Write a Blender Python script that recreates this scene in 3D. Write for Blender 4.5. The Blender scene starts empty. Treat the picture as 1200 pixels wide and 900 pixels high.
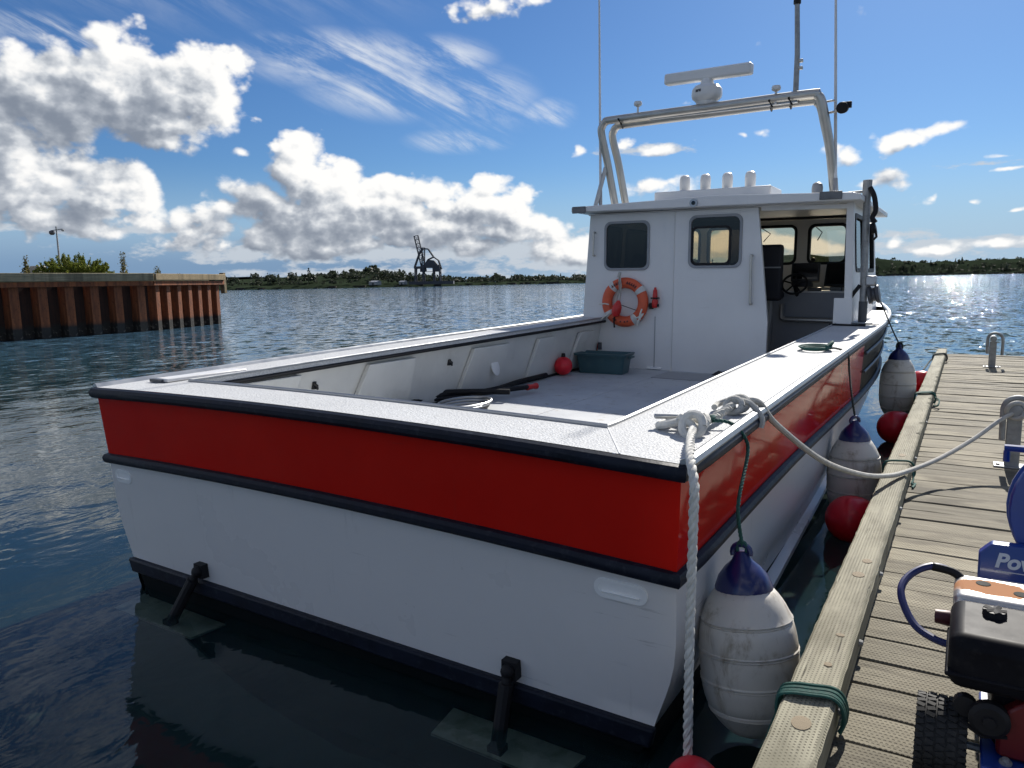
import bpy, bmesh, math, random
from mathutils import Vector, Matrix, Quaternion
from mathutils.geometry import tessellate_polygon
random.seed(7)
R = math.radians
scene = bpy.context.scene
col = scene.collection

# ------------------------------------------------------------------ camera
H = 1.94
cam_data = bpy.data.cameras.new('camera')
cam = bpy.data.objects.new('camera', cam_data)
col.objects.link(cam)
YAW, PITCH, ROLL = R(31.655), R(7.874), R(1.056)
fw = Vector((-math.sin(YAW)*math.cos(PITCH), math.cos(YAW)*math.cos(PITCH), -math.sin(PITCH)))
rt0 = Vector((math.cos(YAW), math.sin(YAW), 0)); up0 = rt0.cross(fw)
rt = rt0*math.cos(ROLL) - up0*math.sin(ROLL)
up = rt0*math.sin(ROLL) + up0*math.cos(ROLL)
m = Matrix((rt, up, -fw)).transposed().to_4x4(); m.translation = (0, 0, H)
cam.matrix_world = m
cam_data.sensor_width = 36.0
cam_data.lens = 36.0*868/1200
cam_data.clip_start = 0.05
cam_data.clip_end = 12000
scene.camera = cam

# ------------------------------------------------------------------ sun, sky, exposure
SUN_EL, SUN_AZ = R(36), R(-1.2)          # azimuth from +Y towards +X
sd = bpy.data.lights.new('sun', 'SUN'); sd.energy = 4.6; sd.angle = R(0.55); sd.color = (1.0, 0.95, 0.87)
sun = bpy.data.objects.new('sun', sd); col.objects.link(sun)
sdir = Vector((math.sin(SUN_AZ)*math.cos(SUN_EL), math.cos(SUN_AZ)*math.cos(SUN_EL), math.sin(SUN_EL)))
sun.rotation_euler = sdir.to_track_quat('Z', 'Y').to_euler()
sun.location = (0, 40, 60)
scene.view_settings.view_transform = 'Standard'
scene.view_settings.look = 'None'
scene.view_settings.exposure = 0.56
scene.view_settings.gamma = 1.0
scene.cycles.max_bounces = 6; scene.cycles.diffuse_bounces = 3; scene.cycles.glossy_bounces = 4
scene.cycles.use_adaptive_sampling = True; scene.cycles.adaptive_threshold = .02
scene.cycles.transparent_max_bounces = 10
scene.cycles.caustics_reflective = False
scene.cycles.caustics_refractive = False
scene.cycles.sample_clamp_indirect = 4.0

class NT:
    """small helper to write node trees"""
    def __init__(s, tree): s.t = tree
    def n(s, typ, **kw):
        nd = s.t.nodes.new(typ)
        for k, v in kw.items():
            if k.startswith('i_'):
                key = k[2:]
                key = int(key) if key.isdigit() else key.replace('_', ' ')
                s.set(nd, key, v)
            else: setattr(nd, k, v)
        return nd
    def set(s, nd, key, v):
        if isinstance(v, bpy.types.NodeSocket): s.t.links.new(v, nd.inputs[key])
        else: nd.inputs[key].default_value = v
    def m(s, op, *a, clamp=False):
        nd = s.t.nodes.new('ShaderNodeMath'); nd.operation = op; nd.use_clamp = clamp
        for i, v in enumerate(a): s.set(nd, i, v)
        return nd.outputs[0]
    def v(s, op, *a):
        nd = s.t.nodes.new('ShaderNodeVectorMath'); nd.operation = op
        for i, v in enumerate(a):
            s.set(nd, 'Scale' if (op == 'SCALE' and i == 1) else i, v)
        return nd.outputs['Value'] if op in ('DOT_PRODUCT', 'LENGTH', 'DISTANCE') else nd.outputs[0]
    def mix(s, f, a, b):
        nd = s.t.nodes.new('ShaderNodeMix'); nd.data_type = 'RGBA'
        s.set(nd, 0, f); s.set(nd, 6, a); s.set(nd, 7, b)
        return nd.outputs[2]
    def smooth(s, x, a, b, lo=0.0, hi=1.0, kind='SMOOTHSTEP'):
        nd = s.t.nodes.new('ShaderNodeMapRange'); nd.interpolation_type = kind
        for i, v in enumerate((x, a, b, lo, hi)): s.set(nd, i, v)
        return nd.outputs[0]
    def noise(s, vec, scale, detail=4, rough=.5, lac=2.0, dist=0.0):
        nd = s.t.nodes.new('ShaderNodeTexNoise')
        s.set(nd, 'Vector', vec); s.set(nd, 'Scale', scale); s.set(nd, 'Detail', detail)
        s.set(nd, 'Roughness', rough); s.set(nd, 'Lacunarity', lac); s.set(nd, 'Distortion', dist)
        return nd
    def xyz(s, x, y, z):
        nd = s.t.nodes.new('ShaderNodeCombineXYZ')
        for i, v in enumerate((x, y, z)): s.set(nd, i, v)
        return nd.outputs[0]
    def sep(s, v):
        nd = s.t.nodes.new('ShaderNodeSeparateXYZ'); s.set(nd, 0, v); return nd.outputs

# cloud bodies: azimuth, elevation, half width, half height (degrees)
CUM = [(-62.15,11.7,4.66,3.46),(-57.71,12.61,4.21,2.81),(-58.43,15.82,1.92,1.28),(-57.56,14.42,2.06,2.01),(-54.29,13.15,3.3,2.35),(-55.76,11.18,4.08,2.02),(-53.13,14.29,2.49,1.87),(-51.16,14.96,1.41,1.15),(-50.83,11.58,1.83,0.61),(-64.37,7.45,3.52,3.56),(-63.67,5.14,3.85,1.48),(-66.66,10.74,4.0,4.27),(-67.94,6.23,3.93,3.46),(-58.43,6.96,2.5,1.86),(-59.78,5.81,2.56,1.64),(-60.56,8.21,0.99,0.64),(-47.17,10.2,1.31,1.03),(-47.3,7.87,3.13,2.79),(-44.96,6.72,3.7,2.5),(-50.05,6.06,2.94,1.64),(-51.84,5.03,3.18,1.17),(-52.93,5.42,1.58,0.81),(-42.24,5.82,4.73,2.18),(-37.81,6.3,3.84,1.35),(-34.31,5.46,3.87,1.49),(-31.42,5.1,2.58,2.11),(-29.79,6.19,1.54,1.23),(-32.09,3.53,5.18,1.39),(-39.18,3.63,7.73,1.25),(-46.02,3.98,4.95,1.7),(-50.24,3.07,4.78,0.96),(-27.57,2.49,5.13,1.14),(-48.39,4.46,3.62,2.04),(-55.75,4.39,3.87,0.92),(-53.06,3.66,7.02,0.94),(-43.0,2.73,9.59,0.87),(-34.05,2.93,7.77,1.14),(-28.22,2.82,4.5,1.01),(-42.94,4.1,8.27,1.72),(-36.6,4.3,6.46,1.62),(-28.85,4.29,2.19,1.38),(-62.82,4.26,4.44,1.18),(-33.0,6.68,2.57,0.98),(-51.84,9.18,0.9,0.4),(-33.64,19.03,3.11,0.83),(-29.9,19.29,3.1,0.62),(-25.61,9.73,1.01,0.59),(-23.22,9.87,0.87,0.47),(-20.92,9.06,1.84,0.53),(-13.75,9.68,1.38,0.4),(-15.38,9.57,0.47,0.23),(-20.59,6.53,2.94,0.97),(-4.25,8.55,2.08,0.86),(-2.07,9.02,1.89,0.58),(-7.33,8.06,1.26,0.44),(-4.91,6.44,1.62,0.77),(-6.19,6.2,1.55,0.45),(-3.17,4.77,0.89,0.66),(1.53,6.94,1.33,0.21),(2.02,6.17,1.75,0.15),(-0.63,4.49,0.75,0.27),(1.71,3.91,1.55,0.21),(-4.87,2.23,0.72,0.68),(-2.42,1.85,3.35,0.5),(0.91,2.04,3.97,0.59),(-7.07,1.91,2.12,0.58),(-11.53,2.06,3.37,0.84),(-24.99,2.43,3.81,0.89),(-16.85,2.53,4.74,0.98),(-3.31,4.56,0.99,0.28)]
BANK = [(-60.92,3.97,11.92,0.44),(-48.51,2.4,11.85,0.73),(-39.23,2.18,12.3,1.14),(-31.46,2.57,9.65,1.4),(-27.58,1.21,10.14,1.02),(-43.09,0.84,12.89,0.5),(-2.41,1.68,6.48,0.67),(1.84,1.89,3.89,0.48),(-4.48,2.67,3.0,0.45),(-18.69,2.27,5.42,0.87),(0.17,6.86,2.7,0.31),(-21.23,9.37,3.66,0.47)]
CIR = [(-43.6,15.64,7.37,1.82),(-39.41,13.81,6.9,1.9),(-33.8,12.97,4.43,2.27),(-28.75,12.01,2.15,1.04),(-35.14,10.35,3.82,0.83),(-61.78,15.64,4.38,1.14),(-36.23,15.8,3.76,1.42)] + [(-58, 30, 30, 11), (-20, 34, 14, 5)]

def cloud_group():
    """density of the cumulus at a sky direction"""
    g = bpy.data.node_groups.new('cloud density', 'ShaderNodeTree')
    g.interface.new_socket('Dir', in_out='INPUT', socket_type='NodeSocketVector')
    g.interface.new_socket('Density', in_out='OUTPUT', socket_type='NodeSocketFloat')
    g.interface.new_socket('Base', in_out='OUTPUT', socket_type='NodeSocketFloat')
    t = NT(g); gi = g.nodes.new('NodeGroupInput'); go = g.nodes.new('NodeGroupOutput')
    d = t.v('NORMALIZE', gi.outputs[0])
    sx, sy, sz = t.sep(d)
    w = t.noise(d, 9.0, 2, .5)
    wx, wy, wz = t.sep(t.v('SUBTRACT', w.outputs['Color'], (.5, .5, .5)))
    az = t.m('ADD', t.m('MULTIPLY', t.m('ARCTAN2', sx, sy), 57.2958), t.m('MULTIPLY', wx, 5.0))
    el = t.m('ADD', t.m('MULTIPLY', t.m('ARCSINE', sz), 57.2958), t.m('MULTIPLY', wy, 2.6))
    p = t.xyz(az, el, 0.0)
    best = None
    for a, e, ra, re in CUM:
        q = t.v('MULTIPLY', t.v('SUBTRACT', p, (a, e, 0)), (1/(ra*1.28), 1/(re*1.28), 0))
        # big bodies are deep, small ones thin
        k = min(1.3, .46+.30*re)
        b = t.m('MULTIPLY', t.m('SUBTRACT', 1.0, t.v('LENGTH', q)), k)
        if best is None: best = b
        else:
            nd = t.n('ShaderNodeMath', operation='SMOOTH_MAX'); t.set(nd, 0, best); t.set(nd, 1, b); nd.inputs[2].default_value = .12
            best = nd.outputs[0]
    # the rest of the sky goes on with scattered cumulus of the same sort
    far = t.noise(t.v('MULTIPLY', d, (1, 1, 2.2)), 2.1, 2, .5)
    away = t.smooth(t.v('DOT_PRODUCT', d, (-.5211, .8451, .12)), .58, .80, .0, .85)
    rest = t.m('SUBTRACT', t.m('MULTIPLY', t.m('SUBTRACT', far.outputs[0], .43), 3.4), away)
    best = t.m('MAXIMUM', t.m('MAXIMUM', best, rest), -.8)
    dv = t.v('MULTIPLY', d, (1, 1, 1.35))
    f1 = t.noise(dv, 15.0, 7, .56)
    f2 = t.noise(dv, 60.0, 2, .55)
    vo = g.nodes.new('ShaderNodeTexVoronoi'); vo.feature = 'F1'
    wv = t.v('ADD', dv, t.v('SCALE', t.v('SUBTRACT', f2.outputs['Color'], (.5, .5, .5)), .016))
    t.set(vo, 'Vector', wv); t.set(vo, 'Scale', 21.0); t.set(vo, 'Detail', 1.6); t.set(vo, 'Roughness', .5); t.set(vo, 'Lacunarity', 2.3)
    bil = t.m('SUBTRACT', .5, vo.outputs['Distance'])
    den = t.m('ADD', best, t.m('MULTIPLY', t.m('SUBTRACT', f1.outputs[0], .5), 1.25))
    den = t.m('ADD', den, t.m('MULTIPLY', bil, .55))
    den = t.m('ADD', den, t.m('MULTIPLY', t.m('SUBTRACT', f2.outputs[0], .5), .13))
    t.set(go, 0, den); t.set(go, 1, best)
    return g

world = bpy.data.worlds.new('World'); scene.world = world; world.use_nodes = True
t = NT(world.node_tree); world.node_tree.nodes.clear()
try: world.cycles.sampling_method = 'MANUAL'; world.cycles.sample_map_resolution = 512
except Exception: pass
sky = t.n('ShaderNodeTexSky', sky_type='NISHITA', sun_disc=False)
sky.sun_elevation = SUN_EL; sky.sun_rotation = SUN_AZ
sky.altitude = 0; sky.air_density = 1.0; sky.dust_density = .35; sky.ozone_density = 2.2
geo = t.n('ShaderNodeTexCoord')
D = t.v('NORMALIZE', geo.outputs['Generated'])
hs = t.n('ShaderNodeHueSaturation'); t.set(hs, 'Color', sky.outputs[0]); hs.inputs['Saturation'].default_value = 1.12; hs.inputs['Value'].default_value = 0.45
skyc = t.v('MULTIPLY', hs.outputs[0], (0.62, 0.9, 1.25))
G = cloud_group()
def den(v):
    nd = t.n('ShaderNodeGroup'); nd.node_tree = G; t.set(nd, 0, v); return nd.outputs
d0, base0 = den(D)
sv = Vector((sdir.x, sdir.y, sdir.z))
d1, base1 = den(t.v('ADD', D, tuple(sv*.017)))
cx, cy, cz = t.sep(D)
eld = t.m('MULTIPLY', t.m('ARCSINE', cz), 57.2958)
azd = t.m('MULTIPLY', t.m('ARCTAN2', cx, cy), 57.2958)
_d2, base2 = den(t.v('ADD', D, tuple(sv*.075)))
alpha = t.smooth(d0, .0, .34)
lit = t.m('SUBTRACT', d0, d1)
litb = t.m('SUBTRACT', base1, base2)
thick = t.smooth(d0, .10, 1.1)
br = t.m('ADD', .62, t.m('MULTIPLY', lit, 1.75))
br = t.m('ADD', br, t.m('MULTIPLY', litb, .85))
br = t.m('SUBTRACT', br, t.m('MULTIPLY', thick, .30))
br = t.m('SUBTRACT', br, t.m('MULTIPLY', t.smooth(base1, .15, .9), .22))
br = t.smooth(br, -.45, 1.25)
ramp = t.n('ShaderNodeValToRGB'); t.set(ramp, 0, br)
cr = ramp.color_ramp; cr.elements[0].position = .0; cr.elements[0].color = (.24, .28, .35, 1)
cr.elements[1].position = 1.0; cr.elements[1].color = (1.06, 1.05, 1.03, 1)
e_ = cr.elements.new(.42); e_.color = (.44, .48, .545, 1)
e_ = cr.elements.new(.74); e_.color = (.72, .75, .79, 1)
CL = .65/0.1
cloudc = t.v('SCALE', ramp.outputs[0], CL)
# cirrus
ca = t.m('ADD', t.m('MULTIPLY', azd, .905), t.m('MULTIPLY', eld, -.42))
ce = t.m('ADD', t.m('MULTIPLY', azd, .42), t.m('MULTIPLY', eld, .905))
cv = t.xyz(t.m('MULTIPLY', ca, .10), t.m('MULTIPLY', ce, .62), 2.7)
cn = t.noise(cv, 1.0, 8, .62, 2.1, .5)
cn2 = t.noise(t.xyz(t.m('MULTIPLY', ca, .35), t.m('MULTIPLY', ce, .9), 9.1), 1.0, 5, .6)
cb = None
for a, e, ra, re in CIR:
    q = t.v('MULTIPLY', t.v('SUBTRACT', t.xyz(azd, eld, 0.0), (a, e, 0)), (1/(ra*1.15), 1/(re*1.25), 0))
    b = t.m('SUBTRACT', 1.0, t.v('LENGTH', q))
    cb = b if cb is None else t.m('MAXIMUM', cb, b)
cmask = t.smooth(cb, -.1, .75)
calpha = t.m('MULTIPLY', t.m('MULTIPLY', cmask, t.smooth(t.m('ADD', t.m('MULTIPLY', cn.outputs[0], .75), t.m('MULTIPLY', cn2.outputs[0], .25)), .40, .68)), .78)
# low haze and flat banks towards the horizon
bb = None
for a, e, ra, re in BANK:
    q = t.v('MULTIPLY', t.v('SUBTRACT', t.xyz(azd, eld, 0.0), (a, e, 0)), (1/ra, 1/re, 0))
    b = t.m('SUBTRACT', 1.0, t.v('LENGTH', q))
    bb = b if bb is None else t.m('MAXIMUM', bb, b)
bn = t.noise(t.xyz(t.m('MULTIPLY', azd, .30), t.m('MULTIPLY', eld, .8), 4.0), 1.0, 7, .65)
balpha = t.smooth(t.m('ADD', bb, t.m('MULTIPLY', t.m('SUBTRACT', bn.outputs[0], .5), 4.2)), .0, .7, 0, .85)
lowr = t.smooth(eld, 9.0, .5, 0.0, .88)
skyc = t.mix(lowr, skyc, (.40*CL, .56*CL, .76*CL, 1))
lowl = t.m('MULTIPLY', t.smooth(eld, 4.6, 1.2), t.smooth(azd, -20, -42, .0, .80))     # slate rain haze low in the west
skyc = t.mix(lowl, skyc, (.17*CL, .29*CL, .47*CL, 1))
skyc = t.mix(calpha, skyc, (.86*CL, .90*CL, .95*CL, 1))
skyc = t.mix(balpha, skyc, (.62*CL, .67*CL, .73*CL, 1))
skyc = t.mix(alpha, skyc, cloudc)
bgn = t.n('ShaderNodeBackground'); t.set(bgn, 0, skyc); bgn.inputs[1].default_value = 0.1
wo = t.n('ShaderNodeOutputWorld'); t.set(wo, 0, bgn.outputs[0])

# ------------------------------------------------------------------ mesh helpers
class MB:
    def __init__(s): s.v = []; s.f = []
    def add(s, vs, fs):
        o = len(s.v); s.v += [Vector(p) for p in vs]; s.f += [tuple(i+o for i in f) for f in fs]; return s
    def box(s, c, d, rot=None):
        c = Vector(c); hx, hy, hz = d[0]/2, d[1]/2, d[2]/2
        vs = [Vector((x, y, z)) for z in (-hz, hz) for y in (-hy, hy) for x in (-hx, hx)]
        if rot is not None: vs = [rot @ p for p in vs]
        return s.add([p+c for p in vs], [(0, 2, 3, 1), (4, 5, 7, 6), (0, 1, 5, 4), (2, 6, 7, 3), (0, 4, 6, 2), (1, 3, 7, 5)])
    def bar(s, a, b, w, h, upv=(0, 0, 1)):
        a, b = Vector(a), Vector(b); x = (b-a).normalized(); u = Vector(upv)
        y = u.cross(x)
        if y.length < 1e-4: y = Vector((0, 1, 0)).cross(x)
        y.normalize(); z = x.cross(y)
        return s.box((a+b)/2, ((b-a).length, w, h), Matrix((x, y, z)).transposed())
    def tube(s, pts, r, seg=8, closed=False, cap=True, flat=1.0):
        pts = [Vector(p) for p in pts]; n = len(pts)
        rs = r if isinstance(r, (list, tuple)) else [r]*n
        tang = []
        for i in range(n):
            a = pts[(i-1) % n] if (closed or i > 0) else pts[i]
            b = pts[(i+1) % n] if (closed or i < n-1) else pts[i]
            d = b-a
            tang.append(d.normalized() if d.length > 1e-9 else Vector((0, 0, 1)))
        ref = Vector((0, 0, 1)) if abs(tang[0].z) < .9 else Vector((1, 0, 0))
        nrm = (ref - tang[0]*ref.dot(tang[0])).normalized()
        vs = []
        for i in range(n):
            if i:
                nrm = (nrm - tang[i]*nrm.dot(tang[i]))
                nrm = nrm.normalized() if nrm.length > 1e-6 else tang[i].orthogonal().normalized()
            bn = tang[i].cross(nrm)
            for k in range(seg):
                a = 2*math.pi*k/seg
                vs.append(pts[i] + (nrm*math.cos(a)*flat + bn*math.sin(a))*rs[i])
        fs = []
        for i in range(n if closed else n-1):
            j = (i+1) % n
            for k in range(seg):
                l = (k+1) % seg
                fs.append((i*seg+k, i*seg+l, j*seg+l, j*seg+k))
        if cap and not closed:
            fs.append(tuple(reversed(range(seg)))); fs.append(tuple((n-1)*seg+k for k in range(seg)))
        return s.add(vs, fs)
    def lathe(s, prof, seg=20, c=(0, 0, 0), rot=None):
        c = Vector(c); vs = []
        for r, z in prof:
            for k in range(seg):
                a = 2*math.pi*k/seg
                p = Vector((r*math.cos(a), r*math.sin(a), z))
                vs.append((rot @ p if rot is not None else p) + c)
        fs = []
        for i in range(len(prof)-1):
            for k in range(seg):
                l = (k+1) % seg
                fs.append((i*seg+k, i*seg+l, (i+1)*seg+l, (i+1)*seg+k))
        if prof[0][0] > 1e-5: fs.append(tuple(reversed(range(seg))))
        if prof[-1][0] > 1e-5: fs.append(tuple((len(prof)-1)*seg+k for k in range(seg)))
        return s.add(vs, fs)
    def plate(s, outer, holes, t0, t1, mp):
        """flat plate with holes: 2D loops, extruded from t0 to t1; mp(u, v, t) -> point"""
        loops = [outer]+list(holes)
        flat = [p for l in loops for p in l]
        tris = tessellate_polygon([[Vector((p[0], p[1], 0)) for p in l] for l in loops])
        n = len(flat)
        vs = [mp(p[0], p[1], t0) for p in flat]+[mp(p[0], p[1], t1) for p in flat]
        fs = [tuple(x) for x in tris]+[tuple(i+n for i in reversed(x)) for x in tris]
        o = 0
        for l in loops:
            k = len(l)
            for i in range(k):
                j = (i+1) % k
                fs.append((o+i, o+j, o+j+n, o+i+n))
            o += k
        return s.add(vs, fs)
    def grid(s, rows, close_u=False):
        n = len(rows[0]); vs = [p for r in rows for p in r]; fs = []
        for i in range(len(rows)-1):
            for k in range(n if close_u else n-1):
                l = (k+1) % n
                fs.append((i*n+k, i*n+l, (i+1)*n+l, (i+1)*n+k))
        return s.add(vs, fs)
    def sphere(s, c, r, seg=16, rings=10, sc=(1, 1, 1)):
        prof = [(max(1e-6, math.sin(math.pi*i/rings))*r, -math.cos(math.pi*i/rings)*r) for i in range(rings+1)]
        c = Vector(c); o = len(s.v)
        s.lathe(prof, seg, (0, 0, 0))
        for i in range(o, len(s.v)):
            p = s.v[i]; s.v[i] = Vector((p.x*sc[0], p.y*sc[1], p.z*sc[2]))+c
        return s
    def build(s, name, mat, parent=None, bevel=0, smooth=True, ang=35, fix=True, kind=None, seg=2):
        me = bpy.data.meshes.new(name)
        me.from_pydata([tuple(p) for p in s.v], [], s.f)
        if fix:
            bm = bmesh.new(); bm.from_mesh(me)
            bmesh.ops.remove_doubles(bm, verts=bm.verts, dist=1e-5)
            bmesh.ops.recalc_face_normals(bm, faces=bm.faces)
            bm.to_mesh(me); bm.free()
        me.materials.append(mat)
        if smooth:
            me.shade_smooth(); me.set_sharp_from_angle(angle=R(ang))
        ob = bpy.data.objects.new(name, me); col.objects.link(ob)
        if parent is not None: ob.parent = parent
        if bevel:
            b = ob.modifiers.new('bevel', 'BEVEL'); b.width = bevel; b.segments = seg; b.limit_method = 'ANGLE'; b.angle_limit = R(40)
        if kind: ob['kind'] = kind
        return ob

def catmull(pts, sub=8, closed=False):
    pts = [Vector(p) for p in pts]; n = len(pts); out = []
    rng = range(n if closed else n-1)
    for i in rng:
        p1, p2 = pts[i], pts[(i+1) % n]
        p0 = pts[(i-1) % n] if (closed or i > 0) else p1*2-p2
        p3 = pts[(i+2) % n] if (closed or i < n-2) else p2*2-p1
        for k in range(sub):
            u = k/sub
            out.append(.5*((2*p1)+(p2-p0)*u+(2*p0-5*p1+4*p2-p3)*u*u+(3*p1-p0-3*p2+p3)*u**3))
    if not closed: out.append(pts[-1])
    return out

def rrect(x0, x1, y0, y1, r, n=5):
    out = []
    for cx_, cy_, a0 in ((x1-r, y1-r, 0), (x0+r, y1-r, 90), (x0+r, y0+r, 180), (x1-r, y0+r, 270)):
        for k in range(n+1):
            a = R(a0+90*k/n); out.append((cx_+r*math.cos(a), cy_+r*math.sin(a)))
    return out

def tag(o, label=None, cat=None, group=None, kind=None):
    if label: o['label'] = label
    if cat: o['category'] = cat
    if group: o['group'] = group
    if kind: o['kind'] = kind
    return o
def empty(name, loc=(0, 0, 0), mw=None):
    e = bpy.data.objects.new(name, None); col.objects.link(e); e.empty_display_size = .1
    e.matrix_world = mw if mw is not None else Matrix.Translation(loc)
    return e
def share(src, name, mw=None, parent=None):
    o = src.copy(); col.objects.link(o); o.name = name
    o.parent = parent
    if mw is not None: o.matrix_basis = mw
    return o
def copy_tree(o, parent=None, kids=None):
    kids = kids or {}
    c = o.copy(); col.objects.link(c); c.parent = parent
    for ch in KIDS(o): copy_tree(ch, c)
    return c
def KIDS(o): return [x for x in col.objects if x.parent is o]

# ------------------------------------------------------------------ materials
def lin(h):
    h = h.lstrip('#'); c = [int(h[i:i+2], 16)/255 for i in (0, 2, 4)]
    return tuple(x/12.92 if x <= .04045 else ((x+.055)/1.055)**2.4 for x in c)+(1,)
def new_mat(name):
    mt = bpy.data.materials.new(name); mt.use_nodes = True
    mt.node_tree.nodes.clear()
    t = NT(mt.node_tree)
    out = t.n('ShaderNodeOutputMaterial'); p = t.n('ShaderNodeBsdfPrincipled')
    t.set(out, 0, p.outputs[0])
    return mt, t, p, out
def c4(c): return (c[0], c[1], c[2], 1)
def basic(name, color, rough=.5, metal=0.0, coat=0.0, var=.12, vs=3.0, bump=0.0, bs=60.0, dirt=None, dscale=4.0, damt=.5, spec=.5, bdist=.004, rvar=.1):
    mt, t, p, out = new_mat(name)
    co = t.n('ShaderNodeTexCoord').outputs['Object']
    n1 = t.noise(co, vs, 5, .6)
    f = t.smooth(n1.outputs[0], .3, .7, 1-var, 1+var*.6, 'LINEAR')
    base = t.v('SCALE', c4(color)[:3], f)
    if dirt:
        n2 = t.noise(co, dscale, 6, .65, 2.0, .3)
        k = t.smooth(n2.outputs[0], .52, .72, 0, damt)
        base = t.mix(k, base, c4(dirt))
    t.set(p, 'Base Color', base)
    t.set(p, 'Roughness', t.smooth(n1.outputs[0], .3, .7, max(.02, rough-rvar*.5), min(1, rough+rvar*.5), 'LINEAR'))
    p.inputs['Metallic'].default_value = metal
    p.inputs['Coat Weight'].default_value = coat; p.inputs['Coat Roughness'].default_value = .06
    p.inputs['Specular IOR Level'].default_value = spec
    if bump:
        n3 = t.noise(co, bs, 3, .6)
        b = t.n('ShaderNodeBump'); b.inputs['Strength'].default_value = bump; b.inputs['Distance'].default_value = bdist
        t.set(b, 'Height', n3.outputs[0]); t.set(p, 'Normal', b.outputs[0])
    return mt

M = {}
M['white_gel'] = basic('white gelcoat', (.76, .74, .72), .30, coat=.2, var=.025, vs=1.2, dirt=(.60, .59, .56), dscale=1.3, damt=.12)
M['white_paint'] = basic('white cabin paint', (.78, .775, .765), .38, var=.04, vs=1.5, dirt=(.58, .57, .54), dscale=2.2, damt=.16)
M['inner_white'] = basic('inner bulwark white', (.66, .66, .63), .45, var=.08, vs=2.5, dirt=(.40, .38, .33), dscale=3.0, damt=.35)
M['red_gel'] = basic('red gelcoat', (.60, .016, .010), .08, coat=.0, spec=.06, var=.08, vs=1.6, rvar=.04, bump=.10, bs=2.2, bdist=.02)
M['navy'] = basic('dark rubber rail', (.008, .011, .022), .5, var=.4, vs=9, bump=.4, bs=26, dirt=(.06, .07, .085), dscale=26, damt=.35, spec=.22)
M['boot'] = basic('dark boot top', (.010, .016, .030), .5, var=.3, vs=4, dirt=(.05, .06, .06), dscale=14, damt=.5)
M['black'] = basic('black rubber', (.012, .012, .014), .55, var=.25, vs=12, spec=.25)
M['plate_dark'] = basic('dark hull plate', (.010, .012, .012), .4, var=.3, vs=4, spec=.02, dirt=(.05, .055, .055), dscale=5, damt=.4)
M['bottom'] = basic('dark bottom paint', (.004, .007, .008), .7, var=.3, vs=5, spec=.1)
M['red_knob'] = basic('dark red knob', (.07, .006, .010), .5)
M['black_plastic'] = basic('black plastic', (.016, .017, .02), .35, var=.2, vs=8)
M['steel'] = basic('stainless steel', (.50, .485, .45), .42, .9, var=.12, vs=5)
M['galv_dark'] = basic('dark galvanised steel', (.16, .165, .17), .5, .4, var=.25, vs=10)
M['galv'] = basic('galvanised steel', (.34, .35, .35), .58, .45, var=.3, vs=14, dirt=(.20, .17, .13), dscale=9, damt=.4)
M['alu'] = basic('dull aluminium', (.42, .43, .44), .42, .85, var=.12, vs=8)
M['grey'] = basic('grey moulding', (.30, .31, .33), .45, var=.1, vs=5)
M['dark_grey'] = basic('dark grey trim', (.07, .075, .085), .45, var=.15, vs=5)
M['teal'] = basic('teal plastic tote', (.038, .098, .115), .42, var=.12, vs=6, dirt=(.10, .14, .15), dscale=9, damt=.25)
M['orange'] = basic('orange lifebuoy shell', (.70, .115, .045), .5, var=.12, vs=9, dirt=(.42, .09, .05), dscale=7, damt=.35)
M['tape'] = basic('reflective tape', (.62, .62, .60), .4, var=.1, vs=30)
M['red_plastic'] = basic('red plastic', (.55, .02, .018), .35, var=.1, vs=6)
M['ball'] = basic('red vinyl buoy', (.92, .022, .045), .33, coat=.25, var=.08, vs=4, dirt=(.30, .02, .02), dscale=8, damt=.3)
def translucent(mt, f):
    t = NT(mt.node_tree); p = [n for n in mt.node_tree.nodes if n.type == 'BSDF_PRINCIPLED'][0]; out = [n for n in mt.node_tree.nodes if n.type == 'OUTPUT_MATERIAL'][0]
    tr = t.n('ShaderNodeBsdfTranslucent'); t.set(tr, 0, p.inputs['Base Color'].links[0].from_socket)
    mx = t.n('ShaderNodeMixShader'); mx.inputs[0].default_value = f
    t.set(mx, 1, p.outputs[0]); t.set(mx, 2, tr.outputs[0]); t.set(out, 0, mx.outputs[0])
translucent(M['ball'], .25)
M['navy_vinyl'] = basic('blue vinyl', (.012, .018, .105), .32, coat=.3, var=.12, vs=7)
M['rope_white'] = basic('white rope', (.72, .70, .64), .8, var=.16, vs=30, bump=.5, bs=160, bdist=.003)
M['rope_grey'] = basic('weathered rope', (.50, .49, .45), .85, var=.2, vs=24, bump=.5, bs=160, bdist=.003)
M['rope_green'] = basic('green rope', (.022, .105, .085), .75, var=.35, vs=40, bump=.5, bs=200, bdist=.002)
M['rope_dark'] = basic('dark green line', (.03, .045, .04), .8, var=.35, vs=40)
M['blue_metal'] = basic('blue powder coat', (.012, .045, .26), .34, coat=.3, var=.12, vs=6, dirt=(.05, .09, .20), dscale=10, damt=.3)
M['blue_hose'] = basic('blue hose', (.008, .016, .11), .42, var=.15, vs=10)
M['tyre'] = basic('tyre rubber', (.014, .014, .014), .75, var=.3, vs=20, dirt=(.06, .055, .05), dscale=20, damt=.4)
M['red_engine'] = basic('red engine cowl', (.13, .008, .010), .4, var=.2, vs=8, dirt=(.08, .02, .02), dscale=14, damt=.5)
M['tank'] = basic('black fuel tank', (.012, .012, .015), .46, var=.25, vs=10, dirt=(.05, .048, .045), dscale=16, damt=.3, spec=.06)
M['seat'] = basic('dark upholstery', (.012, .013, .02), .6, var=.2, vs=8)
M['console'] = basic('console grey', (.30, .32, .36), .5, var=.06, vs=3)
M['glass_screen'] = basic('dark screen glass', (.008, .009, .012), .08, var=.1, vs=4)
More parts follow.
